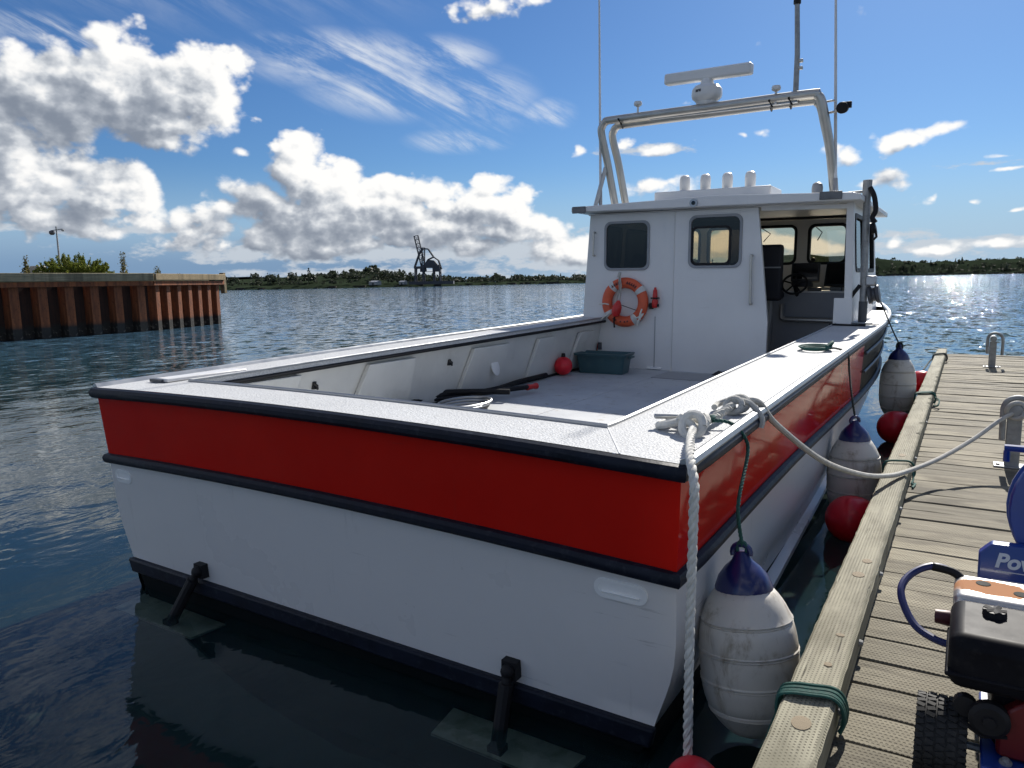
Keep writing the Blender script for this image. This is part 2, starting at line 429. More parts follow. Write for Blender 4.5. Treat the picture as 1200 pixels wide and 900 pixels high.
M['lens'] = basic('frosted lens', (.95, .945, .92), .2, var=.03)
M['lettering_dark'] = basic('dark lettering', (.10, .02, .02), .6)
M['lettering_white'] = basic('white lettering', (.75, .77, .8), .5)
M['mud'] = basic('dry grass soil', (.13, .11, .06), .95, var=.4, vs=2, bump=.5, bs=8, bdist=.05)
M['concrete'] = basic('pale concrete', (.46, .42, .36), .85, var=.2, vs=2.5, bump=.4, bs=12, bdist=.02)
M['crane'] = basic('weathered crane steel', (.045, .05, .06), .7, var=.2, vs=.3)
M['shed'] = basic('pale shed cladding', (.30, .31, .31), .6, var=.1, vs=.5)
M['tab'] = basic('trim tab metal', (.36, .38, .34), .6, .2, var=.35, vs=5, dirt=(.16, .17, .12), dscale=6, damt=.7)

def scuffs(mt, amt, col_):
    t = NT(mt.node_tree); p = [n for n in mt.node_tree.nodes if n.type == 'BSDF_PRINCIPLED'][0]
    base = p.inputs['Base Color'].links[0].from_socket
    co = t.n('ShaderNodeTexCoord').outputs['Object']
    a = t.noise(t.v('MULTIPLY', co, (1.3, 1.3, 26)), 1.6, 6, .7); b = t.noise(co, 1.1, 3, .5)
    k = t.m('MULTIPLY', t.smooth(a.outputs[0], .62, .70, 0, amt), t.smooth(b.outputs[0], .50, .62))
    c = t.noise(t.v('MULTIPLY', co, (7, 7, .6)), 1.5, 6, .7)
    k = t.m('MAXIMUM', k, t.smooth(c.outputs[0], .60, .74, 0, amt*.45))
    t.set(p, 'Base Color', t.mix(k, base, c4(col_)))
scuffs(M['white_gel'], .5, (.30, .29, .27)); scuffs(M['white_paint'], .28, (.42, .38, .32)); scuffs(M['red_gel'], .35, (.30, .05, .04))

def mk_cap():
    mt, t, p, out = new_mat('non skid white deck')
    co = t.n('ShaderNodeTexCoord').outputs['Object']
    n1 = t.noise(co, 2.0, 5, .6); n2 = t.noise(co, 90, 3, .6)
    vo = t.n('ShaderNodeTexVoronoi', i_Vector=co, i_Scale=95.0)
    st = t.smooth(t.noise(co, 5.0, 6, .7).outputs[0], .60, .78, 0, .35)
    base = t.mix(st, t.v('SCALE', (.545, .555, .565), t.smooth(n1.outputs[0], .3, .7, .94, 1.03)), (.42, .42, .41, 1))
    sp = t.smooth(n2.outputs[0], .34, .60, .78, 1.04)
    t.set(p, 'Base Color', t.v('SCALE', base, sp))
    p.inputs['Roughness'].default_value = .6; p.inputs['Specular IOR Level'].default_value = .15
    b = t.n('ShaderNodeBump'); b.inputs['Strength'].default_value = .6; b.inputs['Distance'].default_value = .004
    t.set(b, 'Height', t.m('ADD', vo.outputs['Distance'], n2.outputs[0])); t.set(p, 'Normal', b.outputs[0])
    return mt
M['cap'] = mk_cap()

def mk_deck():
    mt, t, p, out = new_mat('worn deck paint')
    co = t.n('ShaderNodeTexCoord').outputs['Object']
    n1 = t.noise(co, 1.3, 6, .65); n2 = t.noise(co, 120, 3, .6); n3 = t.noise(co, 7, 6, .7)
    base = t.mix(t.smooth(n1.outputs[0], .35, .7), (.50, .52, .54, 1), (.40, .42, .45, 1))
    base = t.mix(t.smooth(n3.outputs[0], .56, .70, 0, .75), base, (.28, .245, .20, 1))
    n4 = t.noise(t.v('MULTIPLY', co, (3.0, .7, 1)), 3.0, 6, .7)
    base = t.mix(t.smooth(n4.outputs[0], .60, .68, 0, .55), base, (.24, .24, .24, 1))
    t.set(p, 'Base Color', base); p.inputs['Roughness'].default_value = .6
    b = t.n('ShaderNodeBump'); b.inputs['Strength'].default_value = .4; b.inputs['Distance'].default_value = .004
    t.set(b, 'Height', n2.outputs[0]); t.set(p, 'Normal', b.outputs[0])
    return mt
M['deck'] = mk_deck()

def mk_fender():
    mt, t, p, out = new_mat('dirty fender vinyl')
    co = t.n('ShaderNodeTexCoord').outputs['Object']
    n1 = t.noise(t.v('MULTIPLY', co, (1, 1, .55)), 7, 7, .7, 2.1, .6)
    n2 = t.noise(t.v('MULTIPLY', co, (1, 1, .2)), 30, 4, .6)
    base = t.mix(t.smooth(n1.outputs[0], .49, .69, 0, .75), (.62, .585, .52, 1), (.22, .165, .09, 1))
    base = t.mix(t.smooth(n2.outputs[0], .62, .78, 0, .4), base, (.22, .18, .13, 1))
    t.set(p, 'Base Color', base); p.inputs['Roughness'].default_value = .48
    return mt
M['fender'] = mk_fender()

def mk_wood(name, a, b_, dark, gx, dotx, doty, dots=.5, along='X', gb=.5):
    """weathered pressure treated timber: grain, checks, rows of incising marks"""
    mt, t, p, out = new_mat(name)
    tc = t.n('ShaderNodeTexCoord'); co = tc.outputs['Object']
    oi = t.n('ShaderNodeObjectInfo')
    x, y, z = t.sep(co)
    if along == 'Y': x, y = y, x
    rnd = t.m('MULTIPLY', oi.outputs['Random'], 37.0)
    g = t.noise(t.xyz(t.m('ADD', t.m('MULTIPLY', x, gx), rnd), t.m('MULTIPLY', y, 26.0), t.m('MULTIPLY', z, 26.0)), 1.0, 7, .65, 2.1, .4)
    big = t.noise(t.xyz(t.m('ADD', t.m('MULTIPLY', x, 1.6), rnd), t.m('MULTIPLY', y, 4.0), rnd), 1.0, 5, .6)
    base = t.mix(t.smooth(g.outputs[0], .32, .68), c4(a), c4(b_))
    base = t.mix(t.smooth(big.outputs[0], .46, .68, 0, .75), base, c4(dark))
    base = t.v('SCALE', base, t.smooth(oi.outputs['Random'], 0, 1, .66, 1.22, 'LINEAR'))
    # incising: staggered rows of small slots
    row = t.m('MULTIPLY', y, doty)
    sh = t.m('MULTIPLY', t.m('MODULO', t.m('FLOOR', row), 2.0), .5)
    u = t.m('SUBTRACT', t.m('FRACT', t.m('ADD', t.m('MULTIPLY', x, dotx), sh)), .5)
    v = t.m('SUBTRACT', t.m('FRACT', row), .5)
    q = t.m('SQRT', t.m('ADD', t.m('POWER', t.m('MULTIPLY', u, 1.3), 2.0), t.m('POWER', t.m('MULTIPLY', v, 1.5), 2.0)))
    wearn = t.noise(co, 3.0, 4, .6)
    dot = t.m('MULTIPLY', t.smooth(q, .42, .22), t.smooth(wearn.outputs[0], .34, .56, .15, 1.0))
    base = t.mix(t.m('MULTIPLY', dot, dots), base, (dark[0]*.35, dark[1]*.33, dark[2]*.3, 1))
    ck = t.noise(t.xyz(t.m('ADD', t.m('MULTIPLY', x, 2.2), rnd), t.m('MULTIPLY', y, 60.0), t.m('MULTIPLY', z, 40.0)), 1.0, 4, .6)
    ckm = t.smooth(ck.outputs[0], .66, .72)
    base = t.mix(t.m('MULTIPLY', ckm, .7), base, (.03, .026, .02, 1))
    t.set(p, 'Base Color', base); p.inputs['Roughness'].default_value = .82; p.inputs['Specular IOR Level'].default_value = .3
    h = t.m('SUBTRACT', t.m('SUBTRACT', t.m('MULTIPLY', g.outputs[0], gb), t.m('MULTIPLY', dot, .55)), t.m('MULTIPLY', ckm, .8))
    b = t.n('ShaderNodeBump'); b.inputs['Strength'].default_value = .8; b.inputs['Distance'].default_value = .006
    t.set(b, 'Height', h); t.set(p, 'Normal', b.outputs[0])
    return mt
M['plank'] = mk_wood('weathered deck plank', (.185, .162, .115), (.305, .275, .20), (.088, .075, .052), 2.2, 62, 58, .55)
M['curb'] = mk_wood('weathered curb timber', (.25, .235, .175), (.355, .335, .25), (.15, .138, .095), 1.4, 66, 74, .60, 'Y', .10)
M['cap_timber'] = mk_wood('old quay cap timber', (.17, .145, .09), (.30, .255, .165), (.07, .06, .04), .6, 3, 3, .0, 'Y')
M['cap_buff'] = mk_wood('newer quay cap timber', (.21, .155, .085), (.30, .23, .135), (.12, .09, .05), .6, 3, 3, .0, 'Y')
M['knot'] = basic('pale knot wood', (.27, .215, .14), .8, var=.35, vs=30, bump=.4, bs=60)

def mk_rust(name, ca=(.15, .046, .018), cb=(.37, .115, .038), cc=(.05, .020, .012)):
    mt, t, p, out = new_mat(name)
    co = t.n('ShaderNodeTexCoord').outputs['Object']
    x, y, z = t.sep(co)
    st = t.noise(t.v('MULTIPLY', co, (3.0, 3.0, .35)), 1.6, 7, .65)
    sp = t.noise(co, 7, 6, .7)
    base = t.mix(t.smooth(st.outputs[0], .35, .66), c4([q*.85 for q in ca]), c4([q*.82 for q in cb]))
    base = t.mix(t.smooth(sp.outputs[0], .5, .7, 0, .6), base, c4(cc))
    # tide mark, height of the thing itself (z = 0 is the water)
    zt = t.m('ADD', z, t.m('MULTIPLY', t.m('SUBTRACT', sp.outputs[0], .5), .5))
    base = t.mix(t.smooth(zt, .62, .38), base, (.022, .020, .017, 1))
    base = t.mix(t.m('MULTIPLY', t.smooth(zt, .40, .30), t.m('MULTIPLY', t.smooth(zt, .05, .16), t.smooth(sp.outputs[0], .52, .68, 0, .6))), base, (.34, .31, .25, 1))
    t.set(p, 'Base Color', base); p.inputs['Roughness'].default_value = .85
    b = t.n('ShaderNodeBump'); b.inputs['Strength'].default_value = .6; b.inputs['Distance'].default_value = .02
    t.set(b, 'Height', sp.outputs[0]); t.set(p, 'Normal', b.outputs[0])
    return mt
M['rust'] = mk_rust('rusty sheet pile')
M['rust_shade'] = mk_rust('shaded sheet pile web', (.022, .010, .007), (.055, .020, .011), (.012, .008, .007))  # rust darkened so the recess shade sits in the web colour

def mk_leaf(name, a, b_, c_):
    mt, t, p, out = new_mat(name)
    g = t.n('ShaderNodeNewGeometry')
    rnd = g.outputs['Random Per Island']
    base = t.mix(t.smooth(rnd, 0, .6), c4(a), c4(b_)); base = t.mix(t.smooth(rnd, .75, 1.0), base, c4(c_))
    t.set(p, 'Base Color', base); p.inputs['Roughness'].default_value = .6; p.inputs['Specular IOR Level'].default_value = .15
    tr = t.n('ShaderNodeBsdfTranslucent'); t.set(tr, 0, base)
    mx = t.n('ShaderNodeMixShader'); mx.inputs[0].default_value = .35
    t.set(mx, 1, p.outputs[0]); t.set(mx, 2, tr.outputs[0]); t.set(out, 0, mx.outputs[0])
    return mt
M['leaf'] = mk_leaf('shrub leaves', (.10, .13, .02), (.16, .19, .03), (.24, .24, .05))
M['far_leaf'] = mk_leaf('far tree leaves', (.030, .040, .028), (.042, .054, .034), (.062, .070, .046))
M['weed'] = mk_leaf('dry weeds', (.12, .12, .04), (.17, .15, .05), (.22, .18, .08))

def mk_glass(name, tint, mixg=.12, rough=.0):
    mt, t, p, out = new_mat(name)
    fr = t.n('ShaderNodeFresnel'); fr.inputs[0].default_value = 1.5
    tr = t.n('ShaderNodeBsdfTransparent'); tr.inputs[0].default_value = c4(tint)
    gl = t.n('ShaderNodeBsdfGlossy'); gl.inputs['Roughness'].default_value = .02
    mx = t.n('ShaderNodeMixShader'); t.set(mx, 0, t.m('MINIMUM', t.m('ADD', fr.outputs[0], mixg*.3), 1.0)); t.set(mx, 1, tr.outputs[0]); t.set(mx, 2, gl.outputs[0])
    t.set(out, 0, mx.outputs[0])
    return mt
M['glass'] = mk_glass('tinted window glass', (.88, .83, .72))
M['glass_door'] = mk_glass('smoked door glass', (.16, .155, .15), 0.0)
M['glass_dark'] = mk_glass('dark window glass', (.34, .33, .31), 0.0)

def mk_water():
    mt, t, p, out = new_mat('harbour water')
    mt.node_tree.nodes.remove(p)
    co = t.n('ShaderNodeTexCoord').outputs['Object']
    x, y, z = t.sep(co)
    dist = t.v('LENGTH', co)
    # wind ripples of three sizes, patches of calmer water between
    wv = t.v('MULTIPLY', co, (1.0, .62, 1.0))
    n1 = t.noise(wv, .9, 3, .55, 2.0, .4)
    n2 = t.noise(wv, 3.0, 3, .58, 2.1, .6)
    n3 = t.noise(wv, 15.0, 2, .5)
    patch = t.noise(t.v('MULTIPLY', co, (1, .35, 1)), .045, 4, .6)
    pk = t.smooth(patch.outputs[0], .36, .62, .55, 1.15)
    lee = t.smooth(t.v('LENGTH', t.v('MULTIPLY', t.v('SUBTRACT', co, (-2.6, 5.0, 0)), (1/4.2, 1/9.0, 0))), .7, 1.3, .32, 1.0)
    pk = t.m('MULTIPLY', pk, lee)
    # sheltered behind the quay in the west, a breeze over the open harbour to the north
    pk = t.m('MULTIPLY', pk, t.smooth(t.m('ADD', x, t.m('MULTIPLY', y, .35)), -20, 22, .34, 1.25))
    h = t.m('ADD', t.m('MULTIPLY', n1.outputs[0], .080), t.m('ADD', t.m('MULTIPLY', n2.outputs[0], .034), t.m('MULTIPLY', n3.outputs[0], .0040)))
    # beyond the near water single ripples are smaller than the grain of the picture: tilt the normal itself
    kf = t.m('MULTIPLY', t.smooth(dist, 6, 40, .0, 1.0), pk)
    q1 = t.noise(wv, 1.3, 2, .5); q2 = t.noise(wv, 5.0, 3, .6)
    sl = t.v('ADD', t.v('SCALE', t.v('SUBTRACT', q1.outputs['Color'], (.5, .5, .5)), .22), t.v('SCALE', t.v('SUBTRACT', q2.outputs['Color'], (.5, .5, .5)), .24))
    q3 = t.v('SUBTRACT', t.noise(wv, 6.0, 2, .6).outputs['Color'], (.5, .5, .5))
    sl = t.v('ADD', sl, t.v('SCALE', t.v('MULTIPLY', t.v('MULTIPLY', q3, q3), q3), 45.0))      # a few steep wavelets that catch the sun
    q4 = t.v('SUBTRACT', t.noise(t.v('MULTIPLY', co, (1.0, .5, 1.0)), 2.6, 1, .5).outputs['Color'], (.5, .5, .5))
    sl = t.v('ADD', sl, t.v('SCALE', t.v('MULTIPLY', t.v('MULTIPLY', q4, q4), q4), 60.0))
    sl = t.v('MULTIPLY', t.v('SCALE', sl, kf), (1, 1, 0))
    nb = t.v('NORMALIZE', t.v('ADD', sl, (0, 0, 1)))
    b = t.n('ShaderNodeBump'); b.inputs['Distance'].default_value = 1.0
    t.set(b, 'Strength', t.m('MULTIPLY', t.m('MULTIPLY', pk, .75), t.smooth(dist, 15, 70, 1, .25))); t.set(b, 'Height', h); t.set(b, 'Normal', nb)
    fr = t.n('ShaderNodeFresnel'); fr.inputs[0].default_value = 1.333; t.set(fr, 'Normal', b.outputs[0])
    gl = t.n('ShaderNodeBsdfGlossy'); t.set(gl, 'Normal', b.outputs[0])
    gl.inputs['Color'].default_value = (.95, .97, 1, 1)
    t.set(gl, 'Roughness', t.smooth(dist, 5, 300, .035, .05, 'LINEAR'))
    tr = t.n('ShaderNodeBsdfTransparent'); tr.inputs[0].default_value = (.80, .90, .86, 1)
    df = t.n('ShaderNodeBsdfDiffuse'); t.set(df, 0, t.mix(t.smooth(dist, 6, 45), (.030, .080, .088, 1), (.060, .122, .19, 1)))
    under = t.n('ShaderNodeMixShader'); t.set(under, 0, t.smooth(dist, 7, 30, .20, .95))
    t.set(under, 1, tr.outputs[0]); t.set(under, 2, df.outputs[0])
    mx = t.n('ShaderNodeMixShader'); t.set(mx, 0, fr.outputs[0]); t.set(mx, 1, under.outputs[0]); t.set(mx, 2, gl.outputs[0])
    t.set(out, 0, mx.outputs[0])
    return mt
M['water'] = mk_water()
M['seabed'] = basic('dark seabed', (.008, .020, .018), .9, var=.4, vs=.6)
M['hill'] = basic('far scrub', (.026, .036, .022), .95, var=.5, vs=.06, spec=.0)
M['shore_rock'] = basic('dark shore rock', (.045, .040, .034), .9, var=.4, vs=.3, spec=.1)

# ------------------------------------------------------------------ water, land
def sheet(name, mat, x0, x1, y0, y1, z, kind='structure'):
    return MB().add([(x0, y0, z), (x1, y0, z), (x1, y1, z), (x0, y1, z)], [(0, 1, 2, 3)]).build(name, mat, smooth=False, kind=kind, fix=False)
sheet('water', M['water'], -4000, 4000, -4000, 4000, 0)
sheet('seabed', M['seabed'], -4000, 4000, -4000, 4000, -3.2)

# far shore: a terrain strip that follows the harbour, from the west round to the north
SHORE = [(-620, 40), (-551, 158), (-450, 205), (-407, 223), (-361, 276), (-282, 336), (-246, 420), (-228, 476), (-222, 640), (-214, 815), (-190, 1000), (-106, 1240), (67, 1346), (390, 1545), (800, 1700), (1500, 1800)]
SP = catmull([(x, y, 0) for x, y in SHORE], 6)
def landz(i, k):
    return .0
rng = random.Random(3)
rows = []
hgt = []
for i, p in enumerate(SP):
    tdir = (SP[min(i+1, len(SP)-1)]-SP[max(i-1, 0)]).normalized()
    nrm = Vector((-tdir.y, tdir.x, 0))
    far = p.length
    hh = 6.5+1.2*math.sin(i*.5)+1.2*math.sin(i*.23+1)
    az_ = math.degrees(math.atan2(p.x, p.y))
    hh *= max(.25, min(1, (-az_-29)/14))
    if far > 900: hh = 17+4*math.sin(i*.7)+4.0*math.sin(i*.31)
    prof = [(-3, -1.0), (0, .35), (4, 1.4), (16, 2.2), (40, hh*.65), (90, hh), (180, hh*1.35), (400, hh*1.3), (900, hh*.5)]
    prof = [(a if a < 50 or far < 600 else 40+(a-40)*.25, b) for a, b in prof]
    rows.append([p+nrm*a+Vector((0, 0, b*(1+.15*rng.uniform(-1, 1)) if b > 0 else b)) for a, b in prof])
    hgt.append((p, nrm, hh))
MB().grid(rows).build('far_shore', M['hill'], kind='structure')
# dark stones along the water's edge
mb = MB()
for i in range(len(SP)-1):
    a, b = SP[i], SP[i+1]; n_ = max(2, int((b-a).length/7))
    if a.length > 2000: continue
    for k in range(n_):
        p = a.lerp(b, (k+rng.random())/n_); s_ = rng.uniform(.7, 1.7)*(1 if p.length < 700 else 2.2)
        mb.box(p+hgt[i][1]*rng.uniform(0, 3)+Vector((0, 0, s_*.25)), (s_*2.6, s_*1.8, s_), Matrix.Rotation(rng.uniform(0, 3), 3, 'Z'))
mb.build('shore_rocks', M['shore_rock'], kind='stuff', fix=False, smooth=False)

def leaf_quad(mb, c, s, rg):
    a = Vector((rg.gauss(0, 1), rg.gauss(0, 1), rg.gauss(0, 1))).normalized(); b = a.orthogonal().normalized()
    b = (Quaternion(a, rg.uniform(0, 6.28)) @ b); d = a.cross(b)
    w, h = s*rg.uniform(.6, 1.1), s*rg.uniform(.6, 1.2)
    mb.add([c-b*w-d*h*.3, c-d*h, c+b*w+d*h*.2, c+d*h], [(0, 1, 2, 3)])

def wood(name, pick, hmul, n, rg):
    mb = MB()
    segs = [(i, (SP[i+1]-SP[i]).length) for i in range(len(SP)-1) if pick(SP[i])]
    tot = sum(l for _, l in segs)
    for i, l in segs:
        for k in range(max(1, int(n*l/tot))):
            p, nrm, hh = hgt[i]; q = SP[i].lerp(SP[i+1], rg.random())
            dpt = rg.choice((rg.uniform(3, 14), rg.uniform(6, 40), rg.uniform(30, 110), rg.uniform(90, 190)))
            base = q+nrm*dpt
            gz = 2.0+(hh-2.0)*min(1, dpt/80)
            th = rg.uniform(2.5, 5.5)*hmul*(.55 if dpt < 18 else 1)
            if rg.random() < .06: th *= 1.35
            con = rg.random() < .3
            cw = th*(.22 if con else rg.uniform(.45, .80))
            m_ = 26 if con else 34
            for _ in range(m_):
                if con:
                    u = rg.random()**.7; r_ = cw*(1.02-u); z_ = th*(.08+.92*u)
                    a = rg.uniform(0, 6.28); c = Vector((math.cos(a)*r_, math.sin(a)*r_, z_))
                else:
                    v_ = Vector((rg.gauss(0, 1), rg.gauss(0, 1), rg.gauss(0, 1))).normalized()*rg.uniform(.55, 1.05)
                    c = Vector((v_.x*cw, v_.y*cw, th*.58+v_.z*th*.42))
                leaf_quad(mb, base+c+Vector((0, 0, gz-.4)), cw*(.42 if con else .36), rg)
    ob = mb.build(name, M['far_leaf'], kind='stuff', fix=False, smooth=False)
    return ob
tag(wood('far_wood', lambda p: p.length < 900, 1.0, 1500, random.Random(5)))
tag(wood('headland_wood', lambda p: p.length >= 900, 1.9, 1700, random.Random(6)))

# small pale sheds far along the shore
def shed(x, y, w, d, h, label):
    z0 = 1.4
    r = empty('shed', (x, y, z0))
    MB().box((0, 0, h/2), (w, d, h)).build('wall', M['shed'], r)
    MB().add([(-w*.53, -d*.55, h), (w*.53, -d*.55, h), (w*.53, d*.55, h), (-w*.53, d*.55, h), (-w*.53, 0, h*1.4), (w*.53, 0, h*1.4)],
             [(0, 1, 5, 4), (2, 3, 4, 5), (0, 4, 3), (1, 2, 5), (3, 2, 1, 0)]).build('roof', M['grey'], r)
    MB().box((0, -d/2-.05, h*.35), (w*.25, .1, h*.7)).build('door', M['dark_grey'], r)
    tag(r, label, 'shed', 'small sheds on the far shore')
shed(-296, 330, 6, 4, 1.8, 'tiny pale shed on the far shore left of the crane')
shed(-284, 341, 4, 3, 1.6, 'tiny pale shed on the far shore nearest the crane')

# ------------------------------------------------------------------ the ship unloader across the water
def crane():
    o = empty('dock_crane', (-268.2, 344.5, 1.2))
    ax = Vector((.86, .5, 0))          # along the quay, left to right as seen
    ay = Vector((-.5, .86, 0))
    def P(u, z, w=0): return ax*u+ay*w+Vector((0, 0, z))
    S = M['crane']
    tb = MB()
    tb.box(P(2, .9), (26, 7, 1.8), Matrix((ax, ay, Vector((0, 0, 1)))).transposed()); tb.build('quay_base', S, o)
    for u in (-7.2, -2.5, 3.6, 7.2):
        m_ = MB()
        for w in (-3, 3):
            m_.bar(P(u*1.02, 1.6, w), P(u*.96, 11.2 if u > -5 else 9.5, w), .8, .8)
        m_.bar(P(u, 5.5, -3), P(u, 5.5, 3), .4, .4)
        m_.build('leg', S, o)
    m_ = MB()
    for w in (-3, 3):
        m_.bar(P(-7.6, 9.6, w), P(-1.5, 9.9, w), 1.0, 1.3)
    m_.build('portal_beam', S, o)
    # arched machinery house
    pr = [(-4.2, 7.2), (7.6, 7.2), (7.6, 9.2), (6.2, 11.0), (4.0, 13.6), (1.6, 14.0), (-.8, 12.6), (-4.2, 9.4)]
    MB().plate(pr, [[(-1.2, 7.4), (3.0, 7.4), (3.0, 9.4), (-1.2, 9.4)]], -2.6, 2.6, lambda u, v, t_: P(u, v, t_)).build('machinery_house', S, o)
    def truss(name, a, b, wd, n, th=.38):
        m_ = MB(); a = Vector(a); b = Vector(b)
        d = (b-a).normalized(); s_ = ay*wd/2; q_ = d.cross(ay).normalized()*wd/2
        cs = (s_+q_, s_-q_, -s_-q_, -s_+q_)
        for c in cs: m_.bar(a+c, b+c, th, th)
        for k in range(n):
            p0, p1 = a.lerp(b, k/n), a.lerp(b, (k+1)/n)
            for i_ in range(4):
                m_.bar(p0+cs[i_], p1+cs[(i_+1) % 4], th*.55, th*.55)
                m_.bar(p1+cs[i_], p1+cs[(i_+1) % 4], th*.55, th*.55)
        m_.build(name, S, o)
    truss('boom', P(-2.0, 7.5), P(-6.2, 27.8), 2.3, 9)
    truss('mast', P(-2.6, 9.5), P(-2.2, 21.0), 1.6, 6)
    m_ = MB()
    for w in (-1.6, 1.6):
        m_.bar(P(-7.6, 9.9, w), P(-4.4, 18.2, w), .7, .7); m_.bar(P(-4.4, 18.2, w), P(-2.6, 20.4, w), .7, .7)
        m_.bar(P(-2.6, 20.4, w), P(.6, 20.2, w), .6, .6); m_.bar(P(.6, 20.2, w), P(3.6, 15.6, w), .7, .7)
        m_.bar(P(3.6, 15.6, w), P(6.4, 13.6, w), .6, .6); m_.bar(P(6.4, 13.6, w), P(8.0, 8.6, w), .7, .7)
    m_.build('stay', S, o)
    m_ = MB()
    m_.tube([P(-2, 10.5, 2), P(.5, 14.2, 2), P(3.2, 15.4, 2)], .3, 6); m_.tube([P(-2, 10.5, -2), P(.5, 14.2, -2), P(3.2, 15.4, -2)], .3, 6)
    m_.build('brace', S, o)
    tag(o, 'dark lattice ship unloading crane standing on the far shore', 'crane')
crane()

# ------------------------------------------------------------------ the rusty quay on the left
qa, qb, qc = Vector((-31.5, 11.9, 0)), Vector((-31.75, 20.4, 0)), Vector((-33.9, 25.8, 0))
quay = empty('sheet_pile_quay', (-33.5, 17, 0))
Q0 = Vector((33.5, -17, 0))
TOPZ = 2.18
def pile_run(a, b, n, off0=.0):
    d = (b-a); L = d.length; d.normalize(); nr = Vector((d.y, -d.x, 0))     # outwards, to the water
    pitch = L/n
    first = None
    dz0 = -2.6
    for k in range(n):
        base = a+d*(pitch*(k+.5+off0))
        if first is None:
            w, wb, dp = pitch*.165, pitch*.20, .46
            th = .03
            zs = (dz0, .0, .35, .8, 1.4, TOPZ)
            def pan(prof, name, mat):
                m_ = MB(); pts = [(u, v) for u, v in prof]+[(u, v-th) for u, v in reversed(prof)]
                m_.grid([[d*u+nr*v+Vector((0, 0, z)) for u, v in pts] for z in zs], True)
                return m_.build(name, mat, quay)
            first = pan([(-wb, -dp), (-w, 0), (w, 0), (wb, -dp)], 'pile', M['rust'])
            web = pan([(wb-.01, -dp-.004), (pitch-wb+.01, -dp-.004)], 'pile_web', M['rust_shade'])
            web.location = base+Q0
            first.location = base+Q0
        else:
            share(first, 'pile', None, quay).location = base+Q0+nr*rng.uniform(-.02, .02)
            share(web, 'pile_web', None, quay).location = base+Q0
    # waler and timber cap over the piles
    MB().bar(a+Vector((0, 0, TOPZ-.02))+nr*.03+Q0, b+Vector((0, 0, TOPZ-.02))+nr*.03+Q0, .24, .20).build('waler', M['rust'], quay, bevel=.01)
    return nr
nr1 = pile_run(qa, qb, 8)
nr2 = pile_run(qb, qc, 7)
capz = TOPZ+.27
MB().bar(qa+nr1*.02+Vector((0, 0, capz))+Q0, qb+nr1*.02+Vector((0, 0, capz))+Q0, .42, .33).build('cap_beam', M['cap_timber'], quay, bevel=.02)
o_ = MB().bar(qb+nr2*.03+(qc-qb).normalized()*.05+Vector((0, 0, capz+.0))+Q0, qc+nr2*.03+Vector((0, 0, capz))+Q0, .42, .30).build('cap_beam', M['cap_buff'], quay, bevel=.02)
# end post, side return and fill
MB().bar(qc+Vector((0, 0, 1.6))+Q0+(qc-qb).normalized()*.16, qc+Vector((0, 0, TOPZ+.5))+Q0+(qc-qb).normalized()*.10, .24, .24).build('end_post', M['cap_buff'], quay, bevel=.02)
back = Vector((-22, 1.5, 0))
MB().plate([(qa.x-.9, qa.y-4), (qb.x-.9, qb.y-.2), (qc.x-.7, qc.y-.25), (qc.x+back.x, qc.y+2), (qa.x-24, qa.y-4)], [], -3, TOPZ+.37, lambda u, v, t_: Vector((u, v, t_))+Q0).build('ground_fill', M['mud'], quay)
# stone pier at the left edge that the piles butt against
MB().box(Vector((-31.3, 10.4, .6))+Q0, (1.1, 3.2, 3.6)).build('abutment', M['shore_rock'], quay, bevel=.08)
tag(quay, 'rusty steel sheet pile quay with timber cap at the left edge', 'quay')

def bush(name, c, rx, ry, rz, n, s, mat, label, cat, rg, stem=True):
    o = empty(name, c)
    mb = MB(); sm = MB()
    for k in range(70):
        a = rg.uniform(0, 6.28); u = math.sqrt(rg.random()); bx, by = math.cos(a)*rx*u, math.sin(a)*ry*u
        top = rz*math.sqrt(max(.05, 1-u*u))*rg.uniform(.75, 1.15)
        root = Vector((bx*.6, by*.6, -.1)); tip = Vector((bx*1.08, by*1.08, top))
        sm.tube([root, root.lerp(tip, .5), tip], [.022, .014, .005], 4)
        for q in range(n//70):
            v_ = rg.random()**.7; p = root.lerp(tip, v_)+Vector((rg.gauss(0, .13*(1.15-v_)), rg.gauss(0, .13*(1.15-v_)), rg.gauss(0, .05)))
            if p.z < 0: p.z = abs(p.z)
            leaf_quad(mb, p, s*rg.uniform(.6, 1.2), rg)
    sm.build('stem', M['mud'], o, fix=False)
    mb.build('foliage', mat, o, fix=False, smooth=False)
    tag(o, label, cat)
    return o
rg = random.Random(11)
GZ = TOPZ+.37
bush('shrub', (-36.9, 19.8, GZ), 1.1, 1.75, 1.0, 14000, .045, M['leaf'], 'rounded yellow green shrub growing on top of the rusty quay', 'shrub', rg)
def weed(c, h, n, label):
    o = empty('weed', c); mb = MB(); sm = MB()
    for k in range(3):
        tip = Vector((rg.gauss(0, .09), rg.gauss(0, .09), h*rg.uniform(.75, 1)))
        sm.tube([(0, 0, -.05), tip*.5, tip], [.012, .009, .004], 4)
        for q in range(n):
            u = rg.random(); leaf_quad(mb, tip*u+Vector((rg.gauss(0, .10*(1.15-u)), rg.gauss(0, .10*(1.15-u)), 0)), .05*(1.2-.6*u), rg)
    sm.build('stem', M['weed'], o, fix=False); mb.build('foliage', M['weed'], o, fix=False, smooth=False)
    tag(o, label, 'weed', 'weeds on the quay')
weed((-35.5, 21.4, GZ), 1.25, 90, 'thin tall weed on the quay just right of the shrub')
weed((-39.0, 18.6, GZ), 1.2, 90, 'tall weed at the left end of the quay beside white blocks')
weed((-34.6, 22.6, GZ), .55, 26, 'short weed farthest right on the quay top')
